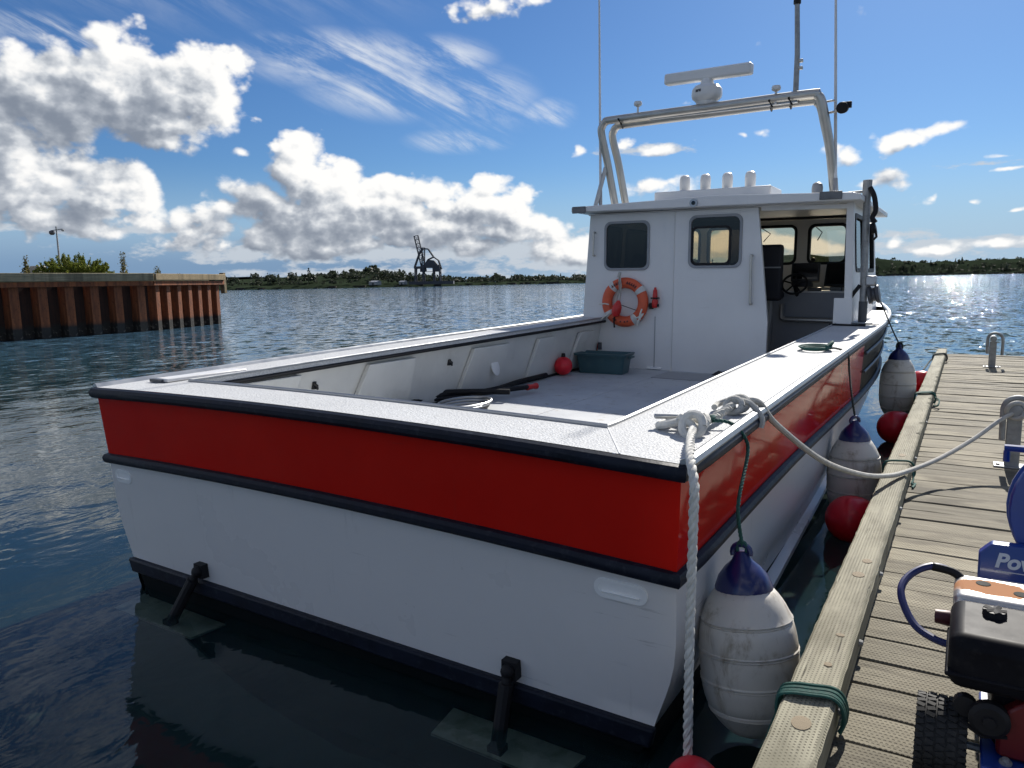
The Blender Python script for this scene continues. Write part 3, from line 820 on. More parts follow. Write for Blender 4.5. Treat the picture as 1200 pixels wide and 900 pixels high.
def block(c, d, rz, label, grp=None):
    o = MB().box((0, 0, d[2]/2), d).build('concrete_block', M['concrete'], bevel=.05)
    o.location = c; o.rotation_euler = (0, 0, rz); tag(o, label, 'block', grp)
block((-38.2, 18.8, GZ), (.5, .5, .55), .4, 'small pale block on the quay against the left side of the shrub', 'pale blocks on the quay')
block((-39.2, 18.9, GZ), (.35, .5, .5), 1.0, 'smaller pale block on the quay beside the tall weed', 'pale blocks on the quay')
block((-36.7, 14.6, GZ), (1.4, 1.6, .75), .1, 'large buff block on the quay at the extreme left', 'pale blocks on the quay')
# lamp post behind the shrub
lp = empty('street_lamp', (-47.4, 24.6, 1.8))
MB().tube([(0, 0, 0), (0, 0, 3.95)], [.07, .045], 8).build('pole', M['galv'], lp)
MB().bar((-.28, -.1, 3.72), (.42, .15, 3.78), .05, .05).build('arm', M['galv'], lp)
m_ = MB(); m_.lathe([(.05, .12), (.16, .05), (.17, -.06), (.10, -.16), (.02, -.17)], 12, (-.33, -.1, 3.62)); m_.build('lamp', M['dark_grey'], lp)
m_ = MB(); m_.lathe([(.03, .06), (.09, .02), (.09, -.05), (.03, -.08)], 10, (.44, .15, 3.72)); m_.build('sensor', M['galv'], lp)
MB().box((-47.4+47.4, 0, -1.2), (.5, .5, 2.4)).build('footing', M['concrete'], lp)
tag(lp, 'slim grey lamp post rising behind the shrub on the quay', 'lamp post')

# ------------------------------------------------------------------ the boat (built in its own frame: x to starboard, y to the bow, z up)
HEEL = R(.884)
BM = Matrix.Translation((-2.786, 2.570, 0)) @ Matrix.Rotation(HEEL, 4, 'Y')
boat = empty('fishing_boat', mw=BM)
tag(boat, 'white and red open stern fishing boat with wheelhouse moored beside the dock', 'boat')
def W(p): return BM @ Vector(p)
def lerp_tab(tab, y):
    """smooth interpolation of (y, value) pairs"""
    n = len(tab)
    for i in range(n-1):
        if y <= tab[i+1][0] or i == n-2:
            y0, v0 = tab[i]; y1, v1 = tab[i+1]
            u = max(0, min(1, (y-y0)/(y1-y0)))
            m0 = (v1-tab[i-1][1])/(y1-tab[i-1][0]) if i > 0 else (v1-v0)/(y1-y0)
            m1 = (tab[i+2][1]-v0)/(tab[i+2][0]-y0) if i < n-2 else (v1-v0)/(y1-y0)
            h = y1-y0
            return (2*u**3-3*u*u+1)*v0+(u**3-2*u*u+u)*h*m0+(-2*u**3+3*u*u)*v1+(u**3-u*u)*h*m1
YS = (0, 2, 4, 6, 7.5, 9, 10.5, 11.7, 12.7)
def tab(*v): return list(zip(YS, v))
BG = tab(1.905, 1.91, 1.91, 1.91, 1.90, 1.80, 1.45, .90, .05)
ZG = tab(1.285, 1.32, 1.345, 1.37, 1.40, 1.46, 1.57, 1.69, 1.80)
BMID = tab(1.885, 1.89, 1.89, 1.88, 1.85, 1.70, 1.28, .72, .03)
ZMID = tab(.835, .85, .81, .775, .80, .87, .98, 1.10, 1.22)
BLO = tab(1.875, 1.88, 1.86, 1.82, 1.74, 1.50, 1.02, .50, .025)
BC = tab(1.79, 1.80, 1.78, 1.68, 1.50, 1.18, .72, .34, .02)
ZC = tab(.165, .15, .15, .17, .22, .32, .46, .64, .85)
def crown(x, y): return .036*(1-min(1, (x/1.91)**2))*math.exp(-max(0, y)/.7)
def rake(y, z): return y+.078*(1.285-z)*max(0, 1-y/1.5)
def sect(y):
    g, zg = lerp_tab(BG, y), lerp_tab(ZG, y); m_, zm = lerp_tab(BMID, y), lerp_tab(ZMID, y)
    lo, c, zc = lerp_tab(BLO, y), lerp_tab(BC, y), lerp_tab(ZC, y)
    zl = zm*.45+zc*.55
    return dict(g=(g, zg), m=(m_, zm), l=(lo, zl), c=(c, zc), b=(c*.93, zc-.30), k=(c*.45, -.5), q=(0, -.62))
ST = [0, .25, .5, .75, 1, 1.5]+[2+.5*i for i in range(22)]+[12.85-.15]
ST = sorted(set(round(s_, 3) for s_ in ST if s_ <= 12.7))
def side(y, key, sgn):
    x, z = sect(y)[key]; return Vector((sgn*x, rake(y, z), z))
def strip(keys, sgn, ysel=ST, sub=4, off=0):
    """hull skin between two or more profile keys"""
    rows = []
    for y in ysel:
        pts = [sect(y)[k] for k in keys]
        if len(pts) > 2: cv_ = [(p.x, p.y) for p in catmull([(a, b, 0) for a, b in pts], sub)]
        else: cv_ = [(pts[0][0]+(pts[1][0]-pts[0][0])*i/sub, pts[0][1]+(pts[1][1]-pts[0][1])*i/sub) for i in range(sub+1)]
        rows.append([Vector((sgn*(a+off), rake(y, b), b)) for a, b in cv_])
    return rows
# lower hull: white from the mid rail to the chine, both sides and transom
prof0 = [(p.x, p.y) for p in catmull([(sect(0)[k][0], sect(0)[k][1], 0) for k in 'mlc'], 4)]
def transom(prof, top, n=12, y0=0.0):
    """rows across the transom for a half profile (x, z)"""
    rows = []
    for j, (x, z) in enumerate(prof):
        zz = lambda u: z+(crown(u*x, 0) if j == 0 and top else (crown(u*x, 0)*(1-j/(len(prof)-1)) if top else 0))
        rows.append([Vector((u*x, rake(0, zz(u))+y0, zz(u))) for u in [-1+2*i/n for i in range(n+1)]])
    return rows
hb = MB()
for s_ in (1, -1): hb.grid(strip('mlc', s_))
hb.grid(transom(prof0, True))
hull = hb.build('hull', M['white_gel'], boat, ang=40)
# red band
red = MB()
for s_ in (1, -1): red.grid(strip('gm', s_, [y for y in ST if (y <= 5.5 or s_ < 0)], 3))
rows = []
for j in range(4):
    z = 1.285-.45*j/3; x = 1.905-.02*j/3
    rows.append([Vector((u*x, rake(0, z+crown(u*x, 0)), z+crown(u*x, 0))) for u in [-1+2*i/12 for i in range(13)]])
red.grid(rows)
red.build('red_band', M['red_gel'], boat, ang=40)
# dark hauling plate on the starboard bow, with battens
hp = MB(); hp.grid(strip('gm', 1, [y for y in ST if y >= 5.5], 3)); plate = hp.build('hauling_plate', M['plate_dark'], boat, ang=40)
bt = MB()
for fz in (.30, .62):
    bt.tube([side(y, 'g', 1).lerp(side(y, 'm', 1), fz)+Vector((.012, 0, 0)) for y in (5.6, 6, 6.5, 7, 7.5, 8, 8.5, 9, 9.5, 10)], .014, 6)
bt.build('batten', M['dark_grey'], plate)
# boot top and bottom
bb_ = MB()
for s_ in (1, -1): bb_.grid(strip('cbkq', s_))
bb_.grid(transom([(sect(0)[k][0], sect(0)[k][1]) for k in 'cbk'], False))
bb_.build('boot_top', M['bottom'], boat, ang=50)
# dark boot plank proud of the transom at the waterline
bp_ = MB()
zt_, zb_ = .172, .08
bp_.add([Vector((u*x_, rake(0, z)-o_, z)) for o_ in (.035, -.01) for z, x_ in ((zt_, 1.805), (zb_, 1.785)) for u in (-1, 1)],
        [(0, 1, 3, 2), (4, 6, 7, 5), (0, 4, 5, 1), (2, 3, 7, 6), (0, 2, 6, 4), (1, 5, 7, 3)])
bp_.build('stern_rubber', M['navy'], boat, bevel=.012)
# rails
def rail_path(key, dz=0, out=0):
    pts = []
    L_ = [side(y, key, -1)+Vector((-out, 0, dz)) for y in reversed(ST)]
    for p in L_[:-1]: pts.append(p)
    x, z = sect(0)[key]
    for i in range(15):
        u = -1+2*i/14; zz = z+crown(u*x, 0)+dz
        pts.append(Vector((u*(x+out*.6), rake(0, zz)-out, zz)))
    for y in ST[1:]: pts.append(side(y, key, 1)+Vector((out, 0, dz)))
    return pts
gp = rail_path('g', -.022, .012)
MB().tube(gp, .034, 10).build('gunwale_rail', M['navy'], boat, fix=False)
mp_ = rail_path('m', 0, .008)
MB().tube(mp_, .033, 10).build('mid_rail', M['navy'], boat, fix=False)
# bright aluminium capping on the gunwale rail along the sides
for s_ in (1, -1):
    MB().tube([side(y, 'g', s_)+Vector((s_*.014, 0, .010)) for y in ST if y <= 12.2], .026, 8).build('rail_capping', M['alu'], boat, fix=False)
# spray rail along the starboard and port chine
for s_ in (1, -1):
    rows = []
    for y in [1.6+.4*i for i in range(20)]:
        f_ = (y-1.6)/7.6; z = .02+.40*f_**.8
        s0 = sect(y); u = max(0, min(1, (z-s0['c'][1])/(s0['l'][1]-s0['c'][1])))
        x = (s0['c'][0]+(s0['l'][0]-s0['c'][0])*u) if z > s0['c'][1] else s0['c'][0]
        rows.append([Vector((s_*(x+a), y, z+b)) for a, b in ((-.03, .06), (.055, .03), (.055, -.01), (-.03, -.05))])
    MB().grid(rows, True).build('spray_rail', M['white_gel'], boat)
# recessed drain fittings in the transom
def drain(x, z, w, h):
    fr = MB().plate(rrect(-w/2, w/2, -h/2, h/2, h*.48, 6), [rrect(-w/2+.018, w/2-.018, -h/2+.018, h/2-.018, h*.33, 6)], -.006, .006, lambda u, v, t_: Vector((x+u, rake(0, z+v)+t_, z+v)))
    o = fr.build('drain_fitting', M['lens'], boat, bevel=.003)
    b = MB().plate(rrect(-w/2+.012, w/2-.012, -h/2+.012, h/2-.012, h*.35, 5), [], -.003, .002, lambda u, v, t_: Vector((x+u, rake(0, z+v)+t_, z+v)))
    b.build('drain_cover', M['lens'], o)
    MB().bar((x-w*.36, rake(0, z)-.006, z-.014), (x+w*.36, rake(0, z)-.006, z-.014), .010, .008).build('lip', M['lens'], o, bevel=.004)
drain(-1.755, .728, .17, .085)
drain(1.655, .735, .23, .085)
# trim tabs and their rams
def tab_(x0, x1, ram, ramx):
    t_ = MB().add([Vector((x, y, z)) for z in (-.085, -.097) for x, y in ((x0, -.11), (x1, -.11), (x1+.03, .12), (x0-.03, .12))],
                  [(0, 1, 2, 3), (7, 6, 5, 4), (0, 4, 5, 1), (1, 5, 6, 2), (2, 6, 7, 3), (3, 7, 4, 0)]).build('trim_tab', M['tab'], boat)
    m_ = MB(); a = Vector((ramx, .03, .245)); b = Vector((ramx+ram, -.06, -.08))
    m_.tube([a, a.lerp(b, .15), a.lerp(b, .16), b], [.022, .022, .034, .034], 10)
    m_.sphere(a, .034, 10, 8); m_.box(a+Vector((0, .03, 0)), (.075, .05, .085)); m_.box(b, (.07, .06, .05))
    m_.build('ram', M['black'], t_)
tab_(.80, 1.45, .0, 1.13)
tab_(-1.72, -.95, -.16, -1.05)

# ---- side decks and stern deck: one cap with its inner edge
INP, INS, INY = -1.53, 1.43, .40
def capz_(x, y): return lerp_tab(ZG, max(0, y))+crown(x, y)+.012
cp = MB()
ys = [y for y in ST if y >= .5 and y <= 6.9]+[6.9]
ys = [INY]+sorted(set(ys))
for s_, inn in ((1, INS), (-1, INP)):
    rows = []
    for y in ys:
        o_ = s_*(lerp_tab(BG, y)-.002)
        rows.append([Vector((inn+(o_-inn)*k/3, y, capz_(inn+(o_-inn)*k/3, y))) for k in range(4)])
    cp.grid(rows)
rows = []
for j in range(4):
    y = -.001+(INY+.001)*j/3
    xs = [-1.905]+[INP+(INS-INP)*i/12 for i in range(13)]+[1.905]
    xs = [-1.905, -1.70]+[INP+(INS-INP)*i/12 for i in range(13)]+[1.63, 1.905]
    rows.append([Vector((x, y if j else rake(0, capz_(x, 0)), capz_(x, y))) for x in xs])
cp.grid(rows)
# vertical inner drop
drop = [Vector((INP, y, capz_(INP, y))) for y in reversed(ys)]+[Vector((INP+(INS-INP)*i/12, INY, capz_(INP+(INS-INP)*i/12, INY))) for i in range(1, 13)]+[Vector((INS, y, capz_(INS, y))) for y in ys[1:]]
cp.grid([drop, [p-Vector((0, 0, .055)) for p in drop]])
cp.build('side_deck', M['cap'], boat, ang=40, fix=False)
# fore deck beyond the wheelhouse
fd = MB(); rows = []
for y in [y for y in ST if y >= 6.9]:
    o_ = lerp_tab(BG, y)-.002
    rows.append([Vector((o_*u, y, lerp_tab(ZG, y)+.012+.05*(1-u*u))) for u in (-1, -.8, -.5, -.2, .2, .5, .8, 1)] if y >= 9.5 else [Vector((o_*u, y, lerp_tab(ZG, y)+.012)) for u in (-1, -.95, -.9, -.86, .86, .9, .95, 1)])
g0 = [r for r in rows if r[0].y < 9.5]
fd.grid([r[4:] for r in g0]); fd.grid([r[:4] for r in g0])
fd.grid([r for r in rows if r[0].y >= 9.5])
fd.build('fore_deck', M['white_gel'], boat, fix=False)
# black trim under the cap edge
MB().tube([p-Vector((0, 0, .050)) for p in drop], .013, 8, flat=1.3).build('coaming_trim', M['black'], boat, fix=False)
for nm, pts in (('trim_strip', [p+Vector((0, 0, .006)) for p in drop]),):
    MB().tube(pts, .010, 6).build(nm, M['alu'], boat, fix=False)
# loose flush plate on the port quarter corner
MB().box((-1.66, .60, capz_(-1.66, .6)+.012), (.12, .62, .022)).build('corner_plate', M['white_gel'], boat, bevel=.006)
MB().bar((-1.70, .27, capz_(-1.7, .3)+.012), (-1.70, .30, capz_(-1.7, .3)+.012), .12, .02).build('hinge', M['dark_grey'], boat)
# thin seam strip where side deck meets stern deck
MB().bar((1.43, .40, capz_(1.43, .4)+.001), (1.66, .0, capz_(1.66, 0)+.001), .006, .004).build('deck_seam', M['white_paint'], boat)

# ---- inside of the bulwark
DECKZ = .715
bl_ = MB()
for s_, xt, xb in ((-1, INP-.05, INP-.19), (1, INS+.03, INS+.12)):
    rows = [[Vector((xt if s_ < 0 else xt, y, capz_(xt, y)-.055)), Vector(((xt+xb)/2, y, 1.0)), Vector((xb, y, DECKZ-.02))] for y in ys]
    bl_.grid(rows)
bl_.grid([[Vector((x, INY-.03, capz_(x, INY)-.055)) for x in (INP-.05, 0, INS+.03)], [Vector((x, INY-.05, DECKZ-.02)) for x in (INP-.2, 0, INS+.12)]])
bl_.build('bulwark_liner', M['inner_white'], boat, fix=False)
# frames standing against the port and starboard bulwark: wide tapered panels
for s_, xt, xb in ((-1, INP-.05, INP-.19), (1, INS+.03, INS+.12)):
    for (y0, y1, s0, s1) in ((.55, 1.25, .0, .12), (1.95, 2.75, .18, .0), (3.55, 4.35, .16, .05), (4.95, 5.45, .12, .03), (6.05, 6.55, .12, .02)):
        m_ = MB(); vs = []
        for d_ in (.0, .05):
            for y, z in ((y0+s0, 1.24), (y1+s1, 1.24), (y1, .76), (y0, .76)):
                u = (1.27-z)/.56; x = xt+(xb-xt)*u - s_*d_*(1.0)
                vs.append(Vector((x, y, z)))
        m_.add(vs, [(0, 1, 2, 3), (7, 6, 5, 4), (0, 4, 5, 1), (1, 5, 6, 2), (2, 6, 7, 3), (3, 7, 4, 0)])
        m_.build('bulwark_frame', M['inner_white'], boat, bevel=.008)
# latches and the oval inspection plate on the port bulwark
for y in (1.55, 3.35):
    m_ = MB(); m_.box((INP-.085, y, 1.13), (.03, .035, .06)); m_.tube([(INP-.07, y-.012, 1.15), (INP-.045, y, 1.13), (INP-.06, y+.015, 1.10)], .010, 6)
    m_.build('latch', M['black_plastic'], boat)
m_ = MB(); m_.lathe([(.10, 0), (.10, .008), (.088, .012), (0.0, .013)], 20, (0, 0, 0)); o_ = m_.build('inspection_plate', M['white_paint'], boat)
o_.matrix_basis = Matrix.Translation((INP-.055, 4.15, 1.0)) @ Matrix.Rotation(R(76), 4, 'Y') @ Matrix.Diagonal((1, .75, 1, 1))
# deck floor: laid in wide sheets with seams
for i, (x0, x1) in enumerate(((INP-.19, -.55), (-.545, .43), (.435, INS+.14))):
    for (y0, y1) in ((.36, 3.1), (3.105, 6.9)):
        MB().box(((x0+x1)/2, (y0+y1)/2, DECKZ-.02), (x1-x0, y1-y0, .04)).build('deck_sheet', M['deck'], boat, bevel=.003)
MB().box((-.16, 6.42, DECKZ+.004), (.78, .62, .008)).build('floor_mat', M['grey'], boat, bevel=.003)
MB().box((-.05, 3.65, DECKZ-.06), (3.0, 6.3, .03)).build('deck_underside', M['dark_grey'], boat)
# dark drain gutter along the port edge of the deck
MB().bar((INP-.165, .5, DECKZ+.012), (INP-.165, 6.85, DECKZ+.012), .05, .022).build('deck_gutter', M['black'], boat)

# ------------------------------------------------------------------ wheelhouse
YB = 6.9            # aft bulkhead
ROOFB = 2.80
def bmap(y0): return lambda u, v, t_: Vector((u, y0+t_, v))
W1 = rrect(-1.545, -.915, 2.055, 2.685, .09)
W2 = rrect(-.355, .300, 2.075, 2.715, .09)
wall = MB().plate([(-1.88, 1.33), (-1.62, 1.33), (-1.66, DECKZ-.01), (-.564, DECKZ-.01), (-.564, ROOFB), (-1.775, ROOFB)], [W1], 0, .06, bmap(YB))
wall = wall.build('aft_wall', M['white_paint'], boat, bevel=.004)
door = MB().plate([(-.556, DECKZ-.008), (.655, DECKZ-.008), (.655, 1.40), (.49, ROOFB-.01), (-.556, ROOFB-.01)], [W2], -.022, .04, bmap(YB)).build('sliding_door', M['white_paint'], boat, bevel=.005)
def window(parent, x0, x1, z0, z1, r, y, fw_=.035, glass='glass', frame='grey', hole=None):
    f = MB().plate(rrect(x0-.012, x1+.012, z0-.012, z1+.012, r), [rrect(x0+fw_, x1-fw_, z0+fw_, z1-fw_, max(.02, r-fw_*.6))], -.018, .028, bmap(y)).build('window_frame', M[frame], parent, bevel=.004)
    MB().plate(rrect(x0+fw_-.008, x1-fw_+.008, z0+fw_-.008, z1-fw_+.008, max(.02, r-fw_*.5)), [hole] if hole else [], .0, .006, bmap(y)).build('pane', M[glass], f)
    return f
window(wall, -1.545, -.915, 2.055, 2.685, .09, YB, .020, 'glass_dark', 'grey')
f2 = window(door, -.355, .300, 2.075, 2.715, .09, YB-.022, .020, 'glass_door', 'grey', rrect(-.315, .155, 2.12, 2.57, .06))
MB().plate(rrect(-.318, .158, 2.117, 2.573, .06), [], -.002, .004, bmap(YB-.022)).build('sash_pane', M['glass'], f2)
MB().plate(rrect(-.335, .175, 2.10, 2.59, .07), [rrect(-.305, .145, 2.13, 2.56, .05)], -.006, .012, bmap(YB-.022)).build('sliding_sash', M['black'], f2)
# door handle and grab rail
def dhandle(parent, a, b, r, off=-.06):
    a, b = Vector(a), Vector(b); o_ = Vector((0, off, 0))
    MB().tube(catmull([a, a+o_*.9, a.lerp(b, .06)+o_, a.lerp(b, .5)+o_, a.lerp(b, .94)+o_, b+o_*.9, b], 5), r, 8).build('grab_handle', M['steel'], parent)
dhandle(door, (.44, YB-.022, 2.21), (.452, YB-.022, 1.62), .016)
dhandle(wall, (-1.695, YB, 2.56), (-1.70, YB, 2.25), .012)
# bracket strip and latch low on the bulkhead
MB().box((-.805, YB-.004, 1.08), (.008, .010, .70)).build('conduit', M['grey'], wall)
MB().box((-.80, YB-.02, DECKZ+.02), (.20, .05, .025)).build('door_stop', M['lens'], boat, bevel=.005)
MB().box((-1.60, YB-.02, 1.00), (.045, .04, .10)).build('catch', M['dark_grey'], wall, bevel=.006)
# corner post right of the doorway, low coaming board
MB().plate([(1.515, 1.38), (1.60, 1.38), (1.555, ROOFB), (1.475, ROOFB)], [], 0, .10, bmap(YB+.02)).build('corner_post', M['white_paint'], boat, bevel=.006)
MB().plate([(1.40, .72), (1.60, .72), (1.60, 1.70), (1.40, 1.70)], [], 0, .035, bmap(YB+.005)).build('low_board', M['white_paint'], boat, bevel=.004)
# starboard and port side walls with window openings
def sidewall(x_b, x_t, sgn, holes):
    def mp(u, v, t_):
        return Vector((x_b+(x_t-x_b)*(v-1.3)/1.5+t_, u, v))
    hs_ = [rrect(a, b, c, d, .08) for a, b, c, d in holes]
    w_ = MB().plate([(YB+.12, 1.38), (9.55, 1.38), (9.35, ROOFB), (YB+.12, ROOFB)], hs_, -.02, .02, mp).build('side_wall', M['white_paint'], boat, bevel=.003)
    for a, b, c, d in holes:
        f = MB().plate(rrect(a-.02, b+.02, c-.02, d+.02, .09), [rrect(a+.03, b-.03, c+.03, d-.03, .06)], -.032, .032, mp).build('window_frame', M['black'], w_)
        MB().plate(rrect(a+.02, b-.02, c+.02, d-.02, .06), [], -.004, .004, mp).build('pane', M['glass'], f)
sidewall(1.60, 1.50, 1, [(7.25, 8.15, 2.02, 2.68), (8.30, 9.15, 2.02, 2.68)])
sidewall(-1.86, -1.76, -1, [(7.15, 7.95, 2.02, 2.66), (8.15, 9.1, 2.02, 2.66)])
# windscreen wall
YF = 9.4
WS = [(-1.62, -.92), (-.78, -.10), (.0, .47), (.64, 1.16)]
WS = [(-1.62, -1.02), (-.88, -.30), (-.14, .46), (.65, 1.17)]
hs_ = [rrect(a, b, 2.14, 2.70, .09) for a, b in WS]
ww = MB().plate([(-1.84, 1.3), (1.56, 1.3), (1.49, ROOFB), (-1.76, ROOFB)], hs_, 0, .06, bmap(YF)).build('windscreen_wall', M['white_paint'], boat, bevel=.003)
for a, b in WS:
    f = MB().plate(rrect(a-.02, b+.02, 2.12, 2.72, .10), [rrect(a+.02, b-.02, 2.16, 2.68, .07)], -.012, .07, bmap(YF)).build('window_frame', M['black'], ww)
    MB().plate(rrect(a+.012, b-.012, 2.15, 2.69, .07), [], .025, .032, bmap(YF)).build('pane', M['glass'], f)
# wipers
for a, b in WS[2:]:
    MB().tube([(a+.05, YF+.10, 2.70), ((a+b)/2-.1, YF+.11, 2.60), (a+.10, YF+.10, 2.48)], .008, 5).build('wiper', M['black'], ww)
# floor, console and dash
MB().box((-.15, 8.2, DECKZ-.03), (3.3, 2.6, .04)).build('cabin_floor', M['console'], boat)
MB().plate([(-1.75, .70), (1.49, .70), (1.49, 1.72), (-1.75, 1.72)], [], 0, .05, bmap(8.55)).build('console_front', M['console'], boat, bevel=.004)
MB().box((-.13, 8.98, 1.735), (3.24, .84, .03)).build('dash_top', M['white_paint'], boat, bevel=.006)
MB().tube(catmull([(.50, 8.45, 1.56), (.50, 8.45, 1.40), (.53, 8.45, 1.355), (.62, 8.45, 1.35), (1.40, 8.45, 1.345)], 5), .035, 10).build('hand_rail', M['alu'], boat)
# roof
ra, rf_ = 6.66, 9.75
RX0, RX1 = -1.95, 1.655
rfm = MB().plate([(RX0, 2.815), (RX1, 2.785), (RX1, 2.850), (RX1-.10, 2.875), (0, 2.93), (RX0+.10, 2.885), (RX0, 2.880)], [], ra, rf_, lambda u, v, t_: Vector((u, t_, v+.012)))
roof = rfm.build('roof', M['white_paint'], boat, bevel=.012)
MB().box((-.20, 8.1, 2.80), (3.2, 2.4, .016)).build('head_lining', M['white_paint'], boat)
MB().bar((.52, 6.95, 2.775), (1.49, 6.95, 2.755), .07, .05).build('door_header', M['white_paint'], boat)
for x_, z_ in ((RX0+.10, 2.855), (1.32, 2.862)):
    MB().box((x_+.02, ra-.006, z_), (.20 if x_ < 0 else .24, .020, .090)).build('arch_plate', M['galv_dark'], roof, bevel=.006)
MB().box((.70, 8.9, 2.775), (1.6, .10, .035)).build('cable_tray', M['black'], roof)
m_ = MB(); m_.lathe([(.0, -.02), (.03, -.02), (.045, -.012), (.05, 0), (.05, .015)], 16, (-.245, ra-.005, 2.862), Matrix.Rotation(R(90), 3, 'X')); dl = m_.build('deck_light', M['alu'], roof)
MB().lathe([(.0, .024), (.026, .022), (.026, .0)], 12, (-.245, ra-.005, 2.862), Matrix.Rotation(R(90), 3, 'X')).build('lens', M['glass_screen'], dl)
# raised plinth with rounded domes
pl = MB(); pl.box((-.16, 7.35, 2.985), (1.50, .62, .16)); plinth = pl.build('roof_plinth', M['white_paint'], roof, bevel=.015)
for i, x_ in enumerate((-.555, -.285, -.005, .28)):
    c_ = Vector((x_, 7.22+.02*i, 3.03))
    mb = MB(); mb.lathe([(.058, 0), (.058, .03), (.064, .04), (.068, .15), (.066, .20), (.055, .232), (.030, .248), (0, .252)], 18, c_)
    mb.build('antenna_dome', M['white_paint'], roof)
mb = MB(); mb.lathe([(.055, 0), (.06, .02), (.064, .12), (.055, .165), (.030, .185), (0, .19)], 18, (1.13, 7.02, 2.87)); mb.build('antenna_dome', M['grey'], roof)
# ---- radar arch: two parallel hoops of tube
def hoop(dy, din, dz):
    base, top = 7.05+dy, 6.78+dy
    return catmull([(-1.465+din, base, 2.88), (-1.53+din, (base+top)/2, 3.45), (-1.575+din, top+.02, 3.84-dz), (-1.575+din+.02, top, 3.935-dz), (-1.50+din, top-.01, 3.985-dz),
                    (-1.38+din, top-.01, 4.0-dz), (-.2, top-.01, 4.01-dz), (1.02-din*.2, top-.01, 4.02-dz), (1.12-din*.2, top-.01, 3.995-dz), (1.165-din*.2, top, 3.93-dz), (1.20-din*.2, top+.03, 3.78-dz), (1.265-din*.2, (base+top)/2, 3.40), (1.32-din*.2, base, 2.88)], 6)
arch = MB().tube(hoop(0, 0, 0), .050, 12).build('radar_arch', M['steel'], boat, fix=False)
MB().tube(hoop(.14, .10, .05), .050, 12).build('arch_hoop', M['steel'], arch, fix=False)
MB().bar((-.9, 6.84, 3.965), (.9, 6.84, 3.965), .10, .03).build('arch_web', M['alu'], arch)
for x_ in (-1.30, .60, .82):
    MB().tube([(x_, 6.71, 3.99), (x_+.03, 6.74, 3.925), (x_, 6.86, 3.90), (x_-.03, 6.90, 3.97)], .012, 6, True).build('cable_tie', M['black'], arch)
MB().bar((-1.555, 6.90, 3.42), (-1.66, 6.80, 2.885), .05, .05).build('arch_brace', M['alu'], arch, bevel=.006)
for s_, (x0, y0, z0), (x1, y1, z1) in ((1, (-1.60, 6.85, 2.9), (-1.70, 6.9, 6.6)), (2, (1.345, 6.95, 2.86), (1.16, 7.0, 6.3))):
    wp_ = MB().tube([(x0, y0, z0), (x0+(x1-x0)*.3, y0+(y1-y0)*.3, z0+(z1-z0)*.3), (x1, y1, z1)], [.020, .017, .010], 8).build('whip_antenna', M['white_paint'], boat)
    MB().tube([(x0, y0, z0-.02), (x0+(x1-x0)*.06, y0, z0+.22)], .026, 8).build('ferrule', M['grey'], wp_)
# open array radar
rd = MB()
rd.lathe([(.11, 0), (.125, .02), (.13, .05), (.175, .09), (.185, .13), (.18, .20), (.15, .235), (.10, .25), (0, .252)], 12, (-.18, 6.84, 4.04), Matrix.Rotation(R(15), 3, 'Z'))
rad = rd.build('radar', M['white_paint'], boat, bevel=.008)
MB().lathe([(.09, 0), (.075, .05), (.06, .08)], 16, (-.18, 6.84, 4.285)).build('turntable', M['white_paint'], rad)
br_ = MB()
a, b = Vector((-.74, 6.92, 4.435)), Vector((.375, 6.78, 4.395))
br_.bar(a, b, .13, .135); br_.build('array', M['white_paint'], rad, bevel=.028, seg=3)
MB().box((-.235, 6.672, 4.20), (.07, .012, .03), Matrix.Rotation(R(-16), 3, 'Z')).build('badge', M['dark_grey'], rad)
# mushroom antennas, mast pole, floodlight
for x_, z_ in ((-1.05, 4.02), (.665, 3.99)):
    mm = MB(); mm.tube([(x_, 6.76, z_-.04), (x_, 6.76, z_+.12)], .014, 8); mm.lathe([(.02, .10), (.05, .12), (.054, .14), (.045, .165), (0, .172)], 14, (x_, 6.76, z_))
    mm.build('gps_antenna', M['white_paint'], arch)
mp0 = MB().tube([(.865, 6.86, 3.98), (.862, 6.86, 4.5), (.83, 6.88, 5.06)], [.032, .030, .028], 10).build('mast_pole', M['galv'], arch)
m_ = MB(); m_.lathe([(.03, 0), (.042, .01), (.042, .05), (.02, .06)], 12, (.83, 6.88, 5.05)); m_.build('mast_light', M['black'], mp0)
MB().box((.905, 6.86, 4.42), (.05, .05, .035)).box((.905, 6.86, 4.34), (.05, .05, .035)).build('clamp', M['steel'], mp0, bevel=.008)
fl = MB().tube([(1.18, 6.86, 3.80), (1.33, 6.86, 3.815)], .014, 8)
fl.tube([(1.17, 6.86, 3.93), (1.30, 6.86, 3.935)], .012, 8); fl = fl.build('light_bracket', M['steel'], arch)
m_ = MB(); m_.lathe([(.03, -.06), (.062, -.05), (.065, .05), (.055, .06), (0, .06)], 14, (1.385, 6.84, 3.84), Matrix.Rotation(R(100), 3, 'X')); m_.box((1.41, 6.86, 3.87), (.13, .05, .07)); m_.build('floodlight', M['black'], arch, bevel=.008)

